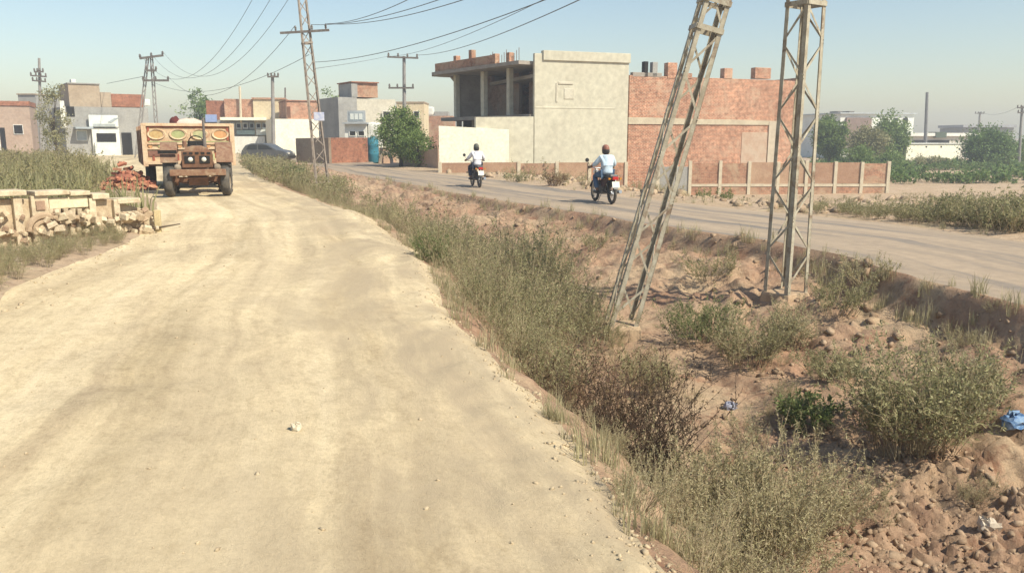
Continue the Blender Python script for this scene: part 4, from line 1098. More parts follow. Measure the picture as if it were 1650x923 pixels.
# grey shop house
f = Fac(112, 74, 242, 78); B = thing('shop_house', 'grey two-storey shop house with white signboard and dark shop opening', 'house', f.base(170, -.1))
fbox(B, 'lower_wall', f, 106, 242, 173, 245, 0, 8, mGrey, z0=-.2)
fbox(B, 'upper_wall', f, 118, 168, 136, 172.6, .2, 6, mTan); fbox(B, 'roof_edge', f, 117, 169, 134.2, 136, .1, 6.1, mGrey)
fbox(B, 'brick_wall', f, 186, 238, 152, 172.6, .3, 6, mBrickR); fbox(B, 'cement_wall', f, 169, 185.6, 149, 172.6, .3, 5, mTan)
fbox(B, 'water_tank', f, 237, 247, 160, 171, .1, 1.2, mWhite, bevel=.1); fbox(B, 'water_tank', f, 126, 134, 127, 134, 1, 2, mWhite, bevel=.1)
fbox(B, 'white_column', f, 101, 108, 163, 206, -.3, 0, mWhite); fbox(B, 'balcony_recess', f, 111, 124, 172, 188, -.04, .05, mDark)
fbox(B, 'signboard', f, 144, 191, 186, 205, -.5, -.35, mSign, bevel=.03)
sg = B.children[-1]
for k in range(3): fbox(sg, 'sign_stripe', f, 150, 186, 200+k*1.7, 200.7+k*1.7, -.53, -.5, mBlueG)
g = G(); p = [f.P(*q) for q in ((172, 197), (182, 191), (190, 190), (184, 194), (178, 198))]
n = f.n*-.52
g.add([(q.x+n.x, q.y+n.y, q.z) for q in p]+[(q.x+n.x*1.06, q.y+n.y*1.06, q.z) for q in p], [(0,1,2,3,4), (9,8,7,6,5)]+[(i, (i+1) % 5, 5+(i+1) % 5, 5+i) for i in range(5)]); build('sign_swoosh', g, mBlueG, sg)
fbox(B, 'shop_frame', f, 148, 192, 207, 240, -.3, -.02, mWhite, z0=-.1); sf = B.children[-1]
fbox(sf, 'shop_opening', f, 155, 186, 215, 229, -.34, -.29, mDark); fbox(sf, 'counter', f, 150, 190, 230, 240, -.6, -.3, mSign, z0=-.1)
fbox(B, 'side_door', f, 196, 212, 214, 236, -.05, .02, mDark, z0=0); fbox(B, 'awning', f, 120, 148, 205, 208, -1.2, 0, mBlueG); window(B, f, 124, 140, 211, 226, mBlueG)
# the middle row
f = Fac(318, 84, 470, 86); B = thing('brick_shop', 'red brick and cream shop building behind the trailer with tin awning', 'house', f.base(390, -.1))
fbox(B, 'brick_wall', f, 334, 364, 162, 193, .6, 6, mBrickR); fbox(B, 'brick_wall', f, 364.5, 410, 160, 193, 0, 6, mBrickA)
fbox(B, 'cream_tower', f, 411, 462, 161, 245, -.3, 5, mYel, z0=-.2); fbox(B, 'roof_edge', f, 409.5, 463.5, 158, 160.7, -.45, 5.1, mBrickB)
fbox(B, 'shop_wall', f, 326, 410, 193.5, 245, -.1, 6, mGrey, z0=-.2)
fbox(B, 'awning', f, 360, 432, 190, 194.5, -1.8, -.1, mCream)
for k in range(6):
    a = 372+k*10.5; s_ = fbox(B, 'shop_display', f, a, a+8.5, 198, 208, -.5, -.35, mBlueG if k % 2 else mTin); fbox(s_, 'dark_pane', f, a+1.5, a+6.5, 200, 206, -.53, -.5, mDark)
fbox(B, 'shop_board', f, 383, 412, 210, 217, -.6, -.4, M((.3, .40, .38), (.24, .3, .3), 3, .6, .1)); fbox(B, 'shop_board', f, 414, 438, 209, 218, -.6, -.4, mSign)
fbox(B, 'blue_board', f, 334, 352, 185, 197, -.4, -.15, M((.25, .33, .55), (.3, .38, .6), 4, .6, .05)); fbox(B, 'counter', f, 372, 428, 220, 240, -1.2, -.4, mWhite, z0=-.1)
window(B, f, 441, 452, 172, 184)
for px, t in ((388, 140), (461, 142)):
    p = f.P(px, 165); q = f.P(px, t); g = G(); g.tube([(p.x, p.y-.35, p.z-3 if px == 388 else p.z-.2), (q.x, q.y-.35, q.z)], .13 if px == 388 else .09, 6); build('roof_post', g, mPost if px == 388 else mIron, B)
f = Fac(463, 80, 545, 82); B = thing('brick_house', 'red brick upper storey over cream wall right of the brick shop', 'house', f.base(500, -.1))
fbox(B, 'brick_wall', f, 464, 530, 164, 192, 0, 5, mBrickA); fbox(B, 'roof_edge', f, 463.5, 531, 162, 163.7, -.1, 5.1, mBrickR)
fbox(B, 'dark_opening', f, 464.5, 470, 172, 190, -.03, .03, M((.2, .1, .07), (.15, .08, .05)))
fbox(B, 'cream_wall', f, 440, 546, 192.4, 245, -.6, 5, mCream, z0=-.2); fbox(B, 'white_column', f, 528, 533, 166, 192, -.1, .3, mWhite); window(B, f, 483, 494, 213, 222); fbox(B, 'door', f, 540, 546, 208, 236, -.65, -.58, mDark, z0=0)
# grey block with brick tower, signboard and kiosk
f = Fac(545, 70, 640, 73); B = thing('grey_house', 'grey house with red brick stair tower on its roof behind the kiosk', 'house', f.base(585, -.1))
fbox(B, 'grey_wall', f, 547, 577, 157, 245, 0, 5, mGrey, z0=-.2); fbox(B, 'cream_wall', f, 577.6, 640, 160, 245, .2, 5, M((.56, .52, .42), (.5, .46, .37), .6, .9, .2), z0=-.2)
fbox(B, 'brick_tower', f, 572, 613, 134, 157, .3, 3.4, mBrickR if False else mBrickB); fbox(B, 'tower_side', f, 570.5, 580, 134.6, 156.6, .2, 3, mGrey); fbox(B, 'tower_top', f, 570, 614, 132, 133.7, .1, 3.5, mBrickR)
window(B, f, 618, 630, 180, 196)
f = Fac(555, 66, 602, 66); B = thing('kiosk', 'white kiosk with two dark windows and framed board on its roof', 'kiosk', f.base(575, -.1))
fbox(B, 'body', f, 556, 591, 200, 245, 0, 2.5, mWhite, z0=-.1); fbox(B, 'roof', f, 554, 594, 197.5, 200, -.4, 2.7, mTin)
for a in (564, 578): window(B, f, a, a+9, 212, 218.5)
bd = fbox(B, 'board', f, 561, 590, 178.5, 197, -.1, .05, mTin); fbox(bd, 'board_face', f, 564, 587, 181, 195, -.14, -.1, mBlueG)
for k in range(3): fbox(bd, 'board_panel', f, 566+7*k, 571.5+7*k, 183.5, 193, -.17, -.14, mSign)
fbox(B, 'side_tarpaulin', f, 591.4, 611, 197, 245, .2, 2.0, mWhite, z0=-.1, bevel=.3)
# teal drum
c = at(601, 234, 61.0); zb = zg(c.x, c.y); D_ = thing('water_drum', 'teal plastic drum standing by the red brick wall', 'drum', (c.x, c.y, zb))
ht = at(601, 222, 61).z-zb
g = G(); g.lathe([(0, 0), (.36, 0), (.41, .06), (.42, ht*.33), (.44, ht*.36), (.42, ht*.39), (.42, ht*.68), (.44, ht*.71), (.42, ht*.74), (.41, ht-.06), (.36, ht), (0, ht)], (0, 0, 0), 'Z', 24); build('body', g, M((.05, .22, .29), (.04, .19, .25), 4, .5, .1), D_, local=True, smooth=True)
g = G(); g.lathe([(0, .09), (.2, .08), (.22, 0)], (0, 0, ht), 'Z', 20); build('lid', g, M((.05, .2, .26), (.04, .17, .22), 4, .5, .1), D_, local=True)
# cream house far behind the tree, water tank
f = Fac(640, 90, 688, 90); B = thing('cream_house', 'cream house partly hidden behind the bushy green tree', 'house', f.base(665, -.1))
fbox(B, 'wall', f, 640, 684, 166, 245, 0, 5, mYel, z0=-.3); fbox(B, 'roof_edge', f, 639, 685, 164, 166, -.1, 5.1, mTan); window(B, f, 668, 676, 180, 190)
f = Fac(684, 105, 728, 105); B = thing('brick_house', 'distant low brick house with white rooftop tank left of the balcony', 'house', f.base(705, -.2))
fbox(B, 'wall', f, 684, 730, 187, 245, 0, 5, mBrickB, z0=-.4); fbox(B, 'grey_block', f, 700, 722, 180, 187, .5, 3, mGrey); fbox(B, 'water_tank', f, 688, 699, 172, 186, .3, 1.6, mWhite, bevel=.2)
# walls by the road
f = Fac(474, 60, 532, 58); g = G(); f.wall(g, 476, 529, 223, 222, -.3, 0, .25); W = build('mud_wall', g, M((.30, .235, .17), (.24, .18, .13), .8, .95, .5, 8), None, .02); tag(W, 'dull brown mud wall behind the distant lattice pole', 'wall')
f = Fac(531, 58.5, 641, 62); g = G(); f.wall(g, 531, 592, 222, 222, -.4, 0, .25); W = build('brick_wall', g, mBrickR); tag(W, 'red brick wall at roadside left of the teal drum', 'wall')
g = G(); f.wall(g, 593, 641, 236, 240, -.5, 0.3, .6); W = build('mud_wall', g, M((.45, .31, .22), (.38, .26, .18), .8, .95, .5, 8), None, .02); tag(W, 'low pinkish mud wall right of the red brick wall', 'wall')
c = f.P(623, 262); g = G(); pts = [(c.x+.45*math.cos(a), c.y-.4, -.25+.75*math.sin(a)) for a in np.linspace(0, math.pi, 11)]; pts = [(pts[0][0], pts[0][1], -.4)]+pts+[(pts[-1][0], pts[-1][1], -.4)]
g.tube(pts, .14, 6); tag(build('drain_arch', g, mTan), 'small plastered drain arch against the pinkish mud wall', 'arch')
f = Fac(640, 56, 706, 50); g = G(); f.wall(g, 642, 705, 246, 240, -.4, 0, .25); W = build('earth_wall', g, M((.44, .31, .22), (.4, .26, .18), .8, .95, .5, 8), None, .02); tag(W, 'low earth wall between the green tree and cream wall', 'wall')
# parked car
c = at(433, 256, 58); zc = zg(c.x, c.y)
CAR = thing('parked_car', 'dark grey parked car side-on at the far end of the dirt track', 'car', (c.x, c.y, zc), rz=R(-6))
mCar = M((.10, .105, .11), (.14, .14, .14), 3, .35, .03, spec=.5, metal=.3)
def CP(name, g, m, par=None, **k): return build(name, g, m, par or CAR, local=True, **k)
pr = [(-1.65, .28), (-1.72, .6), (-1.62, .86), (-1.35, 1.2), (-.9, 1.33), (-.1, 1.34), (.35, 1.22), (.85, .92), (1.4, .82), (1.68, .66), (1.72, .35), (1.65, .24)]
g = G(); g.prism(pr, 'Y', -.76, .76); CP('body', g, mCar, bevel=.07, smooth=False)
mGl = M((.03, .035, .04), (.05, .055, .06), 3, .1, .01, spec=.6)
for q in ([(-1.28, .9), (-1.12, 1.17), (-.85, 1.24), (-.5, 1.25), (-.5, .9)], [(-.42, .9), (-.42, 1.25), (-.08, 1.25), (.25, 1.16), (.66, .92)]):
    for s in (-1, 1):
        g = G(); g.prism(q, 'Y', s*.745, s*.765); CP('window', g, mGl)
for x in (-1.08, 1.1):
    for s in (-1, 1):
        w_ = thing('wheel', None, None, (x, s*.68, .29)); w_.parent = CAR; w_.rotation_euler = (0, 0, math.pi/2)
        g = G(); g.lathe([(.17, -.1), (.27, -.1), (.29, -.06), (.29, .06), (.27, .1), (.17, .1), (.17, -.1)], (0, 0, 0), 'X', 20); CP('tyre', g, mTyre, w_)
        g = G(); g.lathe([(0, -.09), (.17, -.08), (.17, .08), (0, .09)], (0, 0, 0), 'X', 16); CP('rim', g, mChr, w_)
for s in (-1, 1): g = G(); g.box((1.66, s*.5, .66), (.1, .28, .12)); CP('headlight', g, mLamp)
g = G(); g.box((1.7, 0, .4), (.1, 1.4, .16)); CP('bumper', g, mBlk, bevel=.02)

# ------------------------------------------------------------------ other power poles
def simple_pole(label, px, pyt, Y, r0, arms, m, zbase=None, two=False, px_base=None):
    b = at(px_base or px, HOR, Y); tp_ = at(px, pyt, Y); zb = zg(b.x, Y) if zbase is None else zbase
    t = thing('power_pole', label, 'power pole', (b.x, Y, zb))
    g = G(); g.tube([(b.x, Y, zb-.4), (tp_.x, Y, tp_.z)], [r0, r0*.7], 8); build('pole', g, m, t)
    for (py, a, bb, tilt) in arms:
        A, B_ = at(a, py+tilt, Y-.2), at(bb, py-tilt, Y-.2); c = (A+B_)/2; l = (B_-A).length
        g = G(); g.box(c, (l, .1, .12), ry=-math.atan2(B_.z-A.z, l)); ar = build('cross_arm', g, mIron, t)
        for k in (.04, .35, .65, .96):
            q = A.lerp(B_, k); g = G(); g.lathe([(.05, 0), (.08, .1), (.05, .14), (.07, .2), (0, .26)], (q.x, q.y, q.z+.05), 'Z', 7); build('insulator', g, mIron, ar)
    return t
mPole = M((.33, .31, .29), (.26, .24, .22), 3, .8, .2)
simple_pole('grey T-shaped pole rising beside the bushy green tree', 651, 91, 60, .16, ((93, 624, 674, -1), (142, 626, 667, 0)), mPole)
simple_pole('short grey T-topped pole in front of the cream shop tower', 439, 122, 62, .17, ((124, 431, 449, 0),), mPole)
simple_pole('dark distant pole with three stacked cross arms at far left', 63, 94, 70, .14, ((123, 49, 75, -1), (131, 52, 74, -1), (116, 55, 70, 0)), mPole)
# two-legged A-frame pole
Y = 66; a = at(222, 230, Y); c1 = at(238, 92, Y); c2 = at(244, 92, Y); d = at(254, 230, Y)
zb = zg(d.x, Y); AF = thing('a_frame_pole', 'two-legged A-frame power pole with cross arms behind the trailer', 'power pole', ((a.x+d.x)/2, Y, zb))
for (p, q, s) in ((a, c1, .8), (d, c2, .8)):
    dz = (p-q); e = p+dz.normalized()*((p.z-zb)/abs(dz.normalized().z)); g = G()
    for o_ in (-.14, .14): g.tube([(e.x+o_, Y, e.z-.3), (q.x+o_*.6, Y, q.z)], .05, 5)
    for k in range(16):
        u0, u1 = e.lerp(q, k/16), e.lerp(q, (k+1)/16); o0, o1 = (.14, -.14) if k % 2 else (-.14, .14)
        g.tube([(u0.x+o0, Y, u0.z), (u1.x+o1*.7, Y, u1.z)], .025, 4)
    build('leg', g, mPole, AF)
for (py, x0, x1, tl) in ((92, 225, 263, 2.5), (114, 236, 252, 0), (130, 230, 272, 0)):
    A, B_ = at(x0, py+tl, Y-.2), at(x1, py-tl, Y-.2); l = (B_-A).length; g = G(); g.box((A+B_)/2, (l, .12, .16), ry=-math.atan2(B_.z-A.z, l)); ar = build('cross_arm', g, mIron, AF)
    for k in (.02, .5, .98):
        q = A.lerp(B_, k); g = G(); g.lathe([(.06, 0), (.1, .1), (.06, .14), (.09, .2), (0, .3)], (q.x, q.y, q.z+.06), 'Z', 7); build('insulator', g, mIron, ar)

# ------------------------------------------------------------------ cables
mCab = M((.16, .16, .165), (.13, .13, .13), 3, .6, .02)
def cable(label, A, B_, through=None, sag=.8, r=.0105):
    A, B_ = Vector(A), Vector(B_); n = 40
    def pts(s): return [A.lerp(B_, k/n)+Vector((0, 0, -4*s*(k/n)*(1-k/n))) for k in range(n+1)]
    if through:
        best = (1e9, sag)
        for s in np.linspace(0, 3.2, 80):
            e = min((proj(p)[0]-through[0])**2+(proj(p)[1]-through[1])**2 for p in pts(s))
            best = min(best, (e, s))
        sag = best[1]
    g = G(); g.tube(pts(sag), r, 5); o = build('power_cable', g, mCab); tag(o, label, 'cable', 'overhead power cables'); return o
def arm_pt(T, z, x, rot=0):
    m = Matrix.Translation(T.location) @ T.rotation_euler.to_matrix().to_4x4() @ Matrix.Rotation(rot, 4, 'Z'); return m @ Vector((x, -.25, z))
up3 = [arm_pt(T3, 9.45, x, R(-16)) for x in (-.8, 0, .8)]
af = [at(226, 88, 65.8), at(243, 86, 65.8), at(262, 83, 65.8)]
af2 = [at(231, 124, 65.8), at(271, 124, 65.8)]
for k, nm in enumerate(('leftmost', 'middle', 'rightmost')):
    cable(nm+' of three cables sweeping up from the A-frame pole to the picture top', af[k], up3[k], ((377, 62), (400, 64), (419, 68))[k])
lo3 = [arm_pt(T3, zarm+.25, x, R(-16)) for x in (-.35, .3, .85)]
cable('faint lower cable between the A-frame pole and distant lattice pole', af2[1], lo3[0], (400, 125), r=.011)
cable('lowest faint cable from the A-frame pole towards the distant lattice pole', af2[0], arm_pt(T3, zarm-.9, 0), (380, 139), r=.011)
n2 = [T2.location+Vector((dx, dy, 9.0)) for dx, dy in ((-.6, .1), (.2, .0), (.9, -.1))]
n1 = [T1.location+Vector((dx, 0, 8.6)) for dx in (2.0, 2.6)]
cable('upper cable from the distant cross arm, steepest to the picture top', lo3[2], at(820, -95, 15), None, .35)
cable('second cable from the distant cross arm to the picture top', lo3[1], at(960, -105, 14), None, .4)
cable('third cable from the distant cross arm to the picture top', lo3[2]+Vector((.05, 0, 0)), at(1020, -105, 13), None, .4)
cable('cable leaving the distant lattice pole below its cross arm', arm_pt(T3, zarm-1.2, .2), at(1120, -100, 13), None, .4)
p650 = [at(625, 91, 59.7), at(672, 89, 59.7)]
cable('sagging cable from the distant lattice pole to the T-shaped pole', arm_pt(T3, zarm-1.45, .2), p650[0], (567, 102))
cable('thick dark cable from the T-shaped pole up to the picture top', p650[1], at(1190, -125, 13), None, .5, r=.014)
cable('thin cable above the balcony rising to the picture top', p650[0]+Vector((.3, 0, 0)), at(1180, -160, 13.5), None, .5, r=.01)
cable('short cable left of the A-frame pole running to the grey shop house', af2[0]+Vector((-.1, 0, 0)), at(172, 135, 76), (205, 116), r=.02)

# ------------------------------------------------------------------ right-hand background
zr = -1.6
f = Fac(1424, 90, 1550, 94); B = thing('field_shed', 'bright cream flat-roofed field shed among green hedges', 'shed', f.base(1490, zr))
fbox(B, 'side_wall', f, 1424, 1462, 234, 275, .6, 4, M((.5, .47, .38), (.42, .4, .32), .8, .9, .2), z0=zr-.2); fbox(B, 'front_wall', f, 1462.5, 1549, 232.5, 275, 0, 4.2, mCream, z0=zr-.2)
for px in (1494, 1518): fbox(B, 'vent_hole', f, px-1.2, px+1.2, 235.5, 238, -.02, .02, mDark)
fbox(B, 'roof_edge', f, 1461.5, 1550, 231, 232.2, -.12, 4.3, mWhite)
f = Fac(1348, 125, 1472, 128); B = thing('white_building', 'long white building behind the dark trees on the right', 'building', f.base(1410, zr))
fbox(B, 'upper_wall', f, 1352, 1470, 184, 214, 0, 12, mWhite); fbox(B, 'brown_wall', f, 1360, 1400, 190, 235, -.4, 0, M((.30, .21, .17), (.24, .17, .14), .5, .9, .2)); fbox(B, 'lower_wall', f, 1350, 1472, 214.5, 250, .2, 12, mWhite, z0=zr-.2)
fbox(B, 'roof_edge', f, 1349, 1472, 182, 184, -.4, 12.3, mTin)
for px in (1357, 1376): fbox(B, 'roof_vent', f, px-4, px+4, 179, 182, 1, 3, mIron)
for px in (1420, 1436, 1452): window(B, f, px, px+8, 190, 200)
f = Fac(1455, 120, 1600, 124); B = thing('long_shed', 'long pale low shed with flat roof behind the field shed', 'shed', f.base(1530, zr))
fbox(B, 'wall', f, 1460, 1590, 220, 262, 0, 8, M((.62, .58, .50), (.54, .5, .43), .5, .9, .2), z0=zr-.2); fbox(B, 'roof', f, 1456, 1596, 214.5, 219.7, -.5, 8.3, mWhite)
fbox(B, 'dark_strip', f, 1470, 1530, 226, 231, -.05, .02, mDark)  # near-black strip set on the wall below the roof
fbox(B, 'rooftop_tank', f, 1503, 1520, 213.0, 222, -.6, 1.0, M((.10, .13, .09), (.08, .1, .07), 3, .8, .1), z0=None)
f = Fac(1548, 150, 1636, 150); B = thing('grey_shed', 'distant grey shed under the far right poles', 'shed', f.base(1590, zr))
fbox(B, 'wall', f, 1550, 1632, 206, 250, 0, 8, mGrey, z0=zr-.2); fbox(B, 'roof', f, 1548, 1634, 201.5, 205.6, -.5, 8.4, M((.42, .42, .43), (.36, .36, .37), .5, .7, .1)); fbox(B, 'doorway', f, 1566, 1580, 214, 240, -.05, .03, mDark, z0=zr)
simple_pole('tall bare tapered pole behind the field shed', 1494, 149, 100, .24, (), M((.24, .235, .23), (.2, .19, .19), 3, .8, .2), zr)
simple_pole('small distant pole with one cross arm on the far right', 1579, 181, 130, .22, ((183, 1571, 1586, 0),), mPole, zr)
simple_pole('pole with two cross arms at the right picture edge', 1647, 171, 85, .16, ((174, 1639, 1657, 0), (182, 1640, 1656, 0)), mPole, zr)
cable('thin far cable between the two distant poles on the right', at(1579, 180, 129.7), at(1640, 173, 84.7), None, .6, .015)

# ------------------------------------------------------------------ trees
def tree_px(name, label, px, py_top, w_px, Y, zb, mat, seed, ncl=70, nl=60, ls=.2, cat='tree', low=.0, group=None, tr=.12):
    b = at(px, HOR, Y); top = at(px, py_top, Y).z; h = top-zb; rx = w_px/2*Y/F
    rz_ = h*(.5-low/2); return tree(name, label, (b.x, Y, zb), h, rx*.92, rz_*.92, h-rz_, ncl, nl, ls, mat, seed, tr, group, cat, rx*.8)
t = tree_px('bushy_tree', 'bushy bright green tree beside the road left of the cream wall', 645, 170, 74, 54, -.25, mLeafTree, 3, 110, 80, .17, low=.1)
b = at(672, HOR, 52.5); tree_px('bushy_tree', 'lower spreading green shrub at right foot of the bushy tree', 674, 206, 62, 52.5, -.25, mLeafTree, 9, 70, 70, .15, low=.0, tr=.08)
tree_px('poplar_tree', 'dark green tree clump behind the brick shop roofs', 322, 146, 46, 100, -.1, mLeafTree, 4, 60, 60, .35)
tree_px('poplar_tree', 'green treetop just left of the short T-topped pole', 352, 150, 34, 103, -.1, mLeafTree, 5, 50, 55, .35)
tree_px('poplar_tree', 'dark treetop behind the red brick upper storey', 532, 148, 40, 98, -.1, mLeafTree, 6, 55, 55, .33)
tree_px('thin_tree', 'thin airy brownish tree before the far left houses', 88, 126, 50, 60, -.05, mLeafOlive, 8, 60, 48, .17, low=.0, tr=.09)
tree_px('dark_tree', 'dark green tree right behind the upright lattice pole', 1338, 184, 52, 88, zr, mLeafTree, 21, 110, 80, .32, low=.1)
tree_px('olive_tree', 'olive-brown rounded tree before the white building', 1398, 200, 60, 84, zr, mLeafOlive, 22, 110, 80, .28)
tree_px('dark_tree', 'taller green tree right of the olive-brown tree', 1434, 183, 58, 92, zr, mLeafTree, 23, 120, 80, .32)
tree_px('bright_tree', 'light green bushy tree right of the cream field shed', 1594, 203, 72, 86, zr, mLeafBright, 24, 120, 90, .3)
tree_px('dark_tree', 'dark green tree cut by the right picture edge', 1648, 218, 60, 90, zr, mLeafTree, 25, 70, 60, .26)
tree_px('low_shrub', 'low dark shrub left of the field shed side wall', 1386, 236, 50, 76, zr, mLeafTree, 26, 50, 60, .22, cat='shrub', tr=.06)
tree_px('low_shrub', 'round shrub before the left corner of the field shed', 1437, 240, 44, 80, zr, mLeafTree, 27, 50, 60, .22, cat='shrub', tr=.06)
tree_px('low_shrub', 'dry olive shrub against the field shed front', 1500, 249, 60, 84, zr, mLeafOlive, 28, 40, 50, .2, cat='shrub', tr=.05)

# ------------------------------------------------------------------ weeds
PW = [weed(100+k, 1.0, .16, 22, .5, 4, 17, .034, .011, .005) for k in range(4)]+[weed(150+k, 1.05, .14, 16, .4, 3, 2, .03, .008, .005) for k in range(1)]           # general weed, 1 m
PD = [weed(200+k, 1.0, .22, 24, .7, 4, 14, .045, .012, .006, .2) for k in range(3)]+[weed(250, 1.0, .2, 18, .7, 4, 1, .03, .01, .006, .25)]      # wider and drier
PF = [weed(300+k, 1.0, .2, 13, .6, 3, 8, .09, .032, .009) for k in range(4)]              # coarse, for the distance
PG = [(NONE, blades(26, .5, .012, 400+k)) for k in range(4)]                              # grass tuft
PGF = [(NONE, blades(16, .7, .035, 420+k)) for k in range(4)]
r = np.random.default_rng(5)
ENV = np.array([(300,250),(420,262),(560,288),(640,303),(720,322),(800,328),(860,322),(910,335),(925,420),(960,480),(1000,530),(1045,550),(1085,580),(1120,640),(1700,700)], float)
def spot(x, y, sc, k, dz=0, env=False):
    z = zg(x, y)
    if env:
        for _ in range(12):
            px, py = proj((x, y, z+sc*1.02))
            if py >= np.interp(px, ENV[:, 0], ENV[:, 1]): break
            sc *= .88
    return (x, y, z+dz, sc, k)
# dense band along the left bank of the ditch
sp = []
for y in np.arange(2.4, 5.3, .13):
    xr, xa = tab(XR, y), tab(XA, y)
    for k in range(2 if y < 5.6 else 1): s = r.uniform(.015, .16 if y < 5.6 else .05); sp.append(spot(xr+s*(xa-xr), y, np.interp(s, [0, .16], [.22, .7])*np.interp(y, [3.6, 5], [1, .45])*r.uniform(.7, 1.1), r.integers(0, 9)))
mass('near_bank_weeds', 'pale dry weeds hanging on the near ditch edge', 'weeds', PD, sp, [mStem, mLeafDry])
sp = []
for y in np.concatenate([np.arange(7.2, 16, .27), np.arange(16, 30, .42)]):
    xr, xa = tab(XR, y), tab(XA, y); wdt = xa-xr
    wf = np.interp(y, [7, 9, 12, 15, 19, 24, 30], [.26, .34, .46, .44, .30, .24, .2])
    for k in range(4 if y < 16 else 3):
        s = r.uniform(.05, wf); x = xr+s*wdt
        zt = np.interp(s, [.0, .06, .3], [.5, .75, 1.25])*np.interp(y, [7, 11, 14, 17, 22, 30], [.85, 1.15, 1.2, .95, .7, .55])*r.uniform(.75, 1.1)
        bx_, by_ = proj((x, y, zg(x, y)))
        if 905 < bx_ < 1060 and by_ > 575: continue
        sp.append(spot(x, y, zt, r.integers(0, 10), 0, True))
mass('ditch_weeds', 'dense olive-green weeds filling the left bank of the ditch', 'weeds', PW, sp, [mStem, mLeafOlive])
# far end of the ditch
sp = []
for y in np.arange(28, 50, .45):
    xr, xa = tab(XR, y), tab(XA, y)
    for k in range(3):
        s = r.uniform(-.04, .55); x = xr+s*(xa-xr); sp.append(spot(x, y, r.uniform(.5, 1.0), r.integers(0, 9)))
mass('far_ditch_weeds', 'far olive weeds round the foot of the distant lattice pole', 'weeds', PF, sp, [mStem, mLeafOlive])
# small growth on the right bank and in the bottom
sp = []
for k in range(170):
    y = 6.5+r.uniform(0, 1)**1.6*22; xr, xa = tab(XR, y), tab(XA, y); s = r.uniform(.3, .98)
    x = xr+s*(xa-xr)
    if vn(np.array([x*.55]), np.array([y*.55]), 77)[0] < .5: continue
    sp.append(spot(x, y, r.uniform(.15, .42), r.integers(0, 9)))
mass('bank_weeds', 'scattered small dry weeds over the eroded right bank', 'weeds', PD, sp, [mStem, mLeafDry])
# grass tufts on the edges
sp = []
for k in range(150):
    y = 3.2+r.uniform(0, 1)**1.5*20; x = tab(XR, y)+r.uniform(-.04, .22); sp.append(spot(x, y, r.uniform(.2, .5), r.integers(0, 9)))
for k in range(170):
    y = 9+r.uniform(0, 1)**1.3*30; x = tab(XA, y)+r.uniform(-.5, .05); sp.append(spot(x, y, r.uniform(.3, .7), r.integers(0, 9)))
for k in range(90):
    y = 14+r.uniform(0, 1)**1.3*28; x = tab(XB, y)+r.uniform(.05, 2.0); sp.append(spot(x, y, r.uniform(.3, .6), r.integers(0, 9)))
mass('edge_grass', 'thin dry grass tufts along the crumbling road edges', 'grass', PG, sp, [mStem, mLeafDry])
# left edge weeds before the broken wall
sp = []
for k in range(130):
    y = 7.6+r.uniform(0, 1)*6.5; x = tab(XL, y)-r.uniform(.1, 1.0)**1.0
    sp.append(spot(x, y, r.uniform(.22, .48)*np.interp(y, [7, 14], [1.1, .55]), r.integers(0, 9)))
mass('verge_weeds', 'tangled olive weeds before the broken stone wall', 'weeds', PW, sp, [mStem, mLeafOlive])
# field behind the wall on the left
sp = []
for k in range(760):
    y = 15.2+r.uniform(0, 1)**1.35*42; a_ = r.uniform(-.72, -.36); x = a_*y
    if x > tab(cXL, y)-.7: continue
    if (x-pc[0])**2+(y-pc[1])**2 < 1.9 or (abs(x/y-pc[0]/pc[1]) < .05 and pc[1]-9 < y < pc[1]): continue
    sp.append(spot(x, y, r.uniform(.55, 1.1)*np.interp(y, [14, 40], [.75, 1.15]), r.integers(0, 9)))
mass('field_weeds', 'tall green-brown weeds filling the field on the left', 'weeds', PF, sp, [mStem, leaf_mat((.20, .185, .08), (.29, .265, .12), (.37, .32, .165))])
sp = []
for k in range(1500):
    y = 15+r.uniform(0, 1)**1.2*40; x = r.uniform(-.75, -.36)*y
    if x > tab(cXL, y)-.3 or (abs(x/y-pc[0]/pc[1]) < .05 and pc[1]-9 < y < pc[1]+.5): continue
    sp.append(spot(x, y, r.uniform(.6, 1.3), r.integers(0, 9)))
mass('field_grass', 'rough grass between the weeds of the left field', 'grass', PGF, sp, [mStem, mLeafOlive])
# right verge weeds beyond the paved road
sp = []
for k in range(420):
    y = 16+r.uniform(0, 1)**1.2*13; xb = tab(XB, y); x = xb+.5+abs(r.normal(0, 1))*2.6
    if x/y < .37 or x/y > .8: continue
    sc = np.interp(x/y, [.37, .47, .55, .7], [.3, .45, .8, .95]); sp.append(spot(x, y, sc*r.uniform(.6, 1.1), r.integers(0, 9)))
mass('roadside_weeds', 'dry olive weeds beyond the right edge of the paved road', 'weeds', PF, sp, [mStem, mLeafOlive])
sp = []
for k in range(160):
    y = 28+r.uniform(0, 1)*14; x = r.uniform(-.02, .75)*y
    if x < tab(XB, y)+.6: continue
    sp.append(spot(x, y, r.uniform(.25, .6), r.integers(0, 9)))
mass('waste_ground_weeds', 'sparse dry weeds on the rough soil before the boundary wall', 'weeds', PF, sp, [mStem, mLeafDry])
# green crops behind the boundary wall
sp = []
for k in range(700):
    y = 56+r.uniform(0, 1)*40; x = r.uniform(.36, .78)*y
    if vn(np.array([x*.16]), np.array([y*.16]), 9)[0] < .27: continue
    sp.append((x, y, zg(x, y), r.uniform(.4, 1.5), int(r.integers(0, 9))))
PC = [weed(500+k, .8, .5, 10, .8, 2, 10, .22, .1, .012) for k in range(3)]
mass('green_crop', 'green field crop behind the low boundary wall on the right', 'crop', PC, sp, [mStem, leaf_mat((.10, .165, .05), (.17, .25, .08), (.26, .33, .13))])

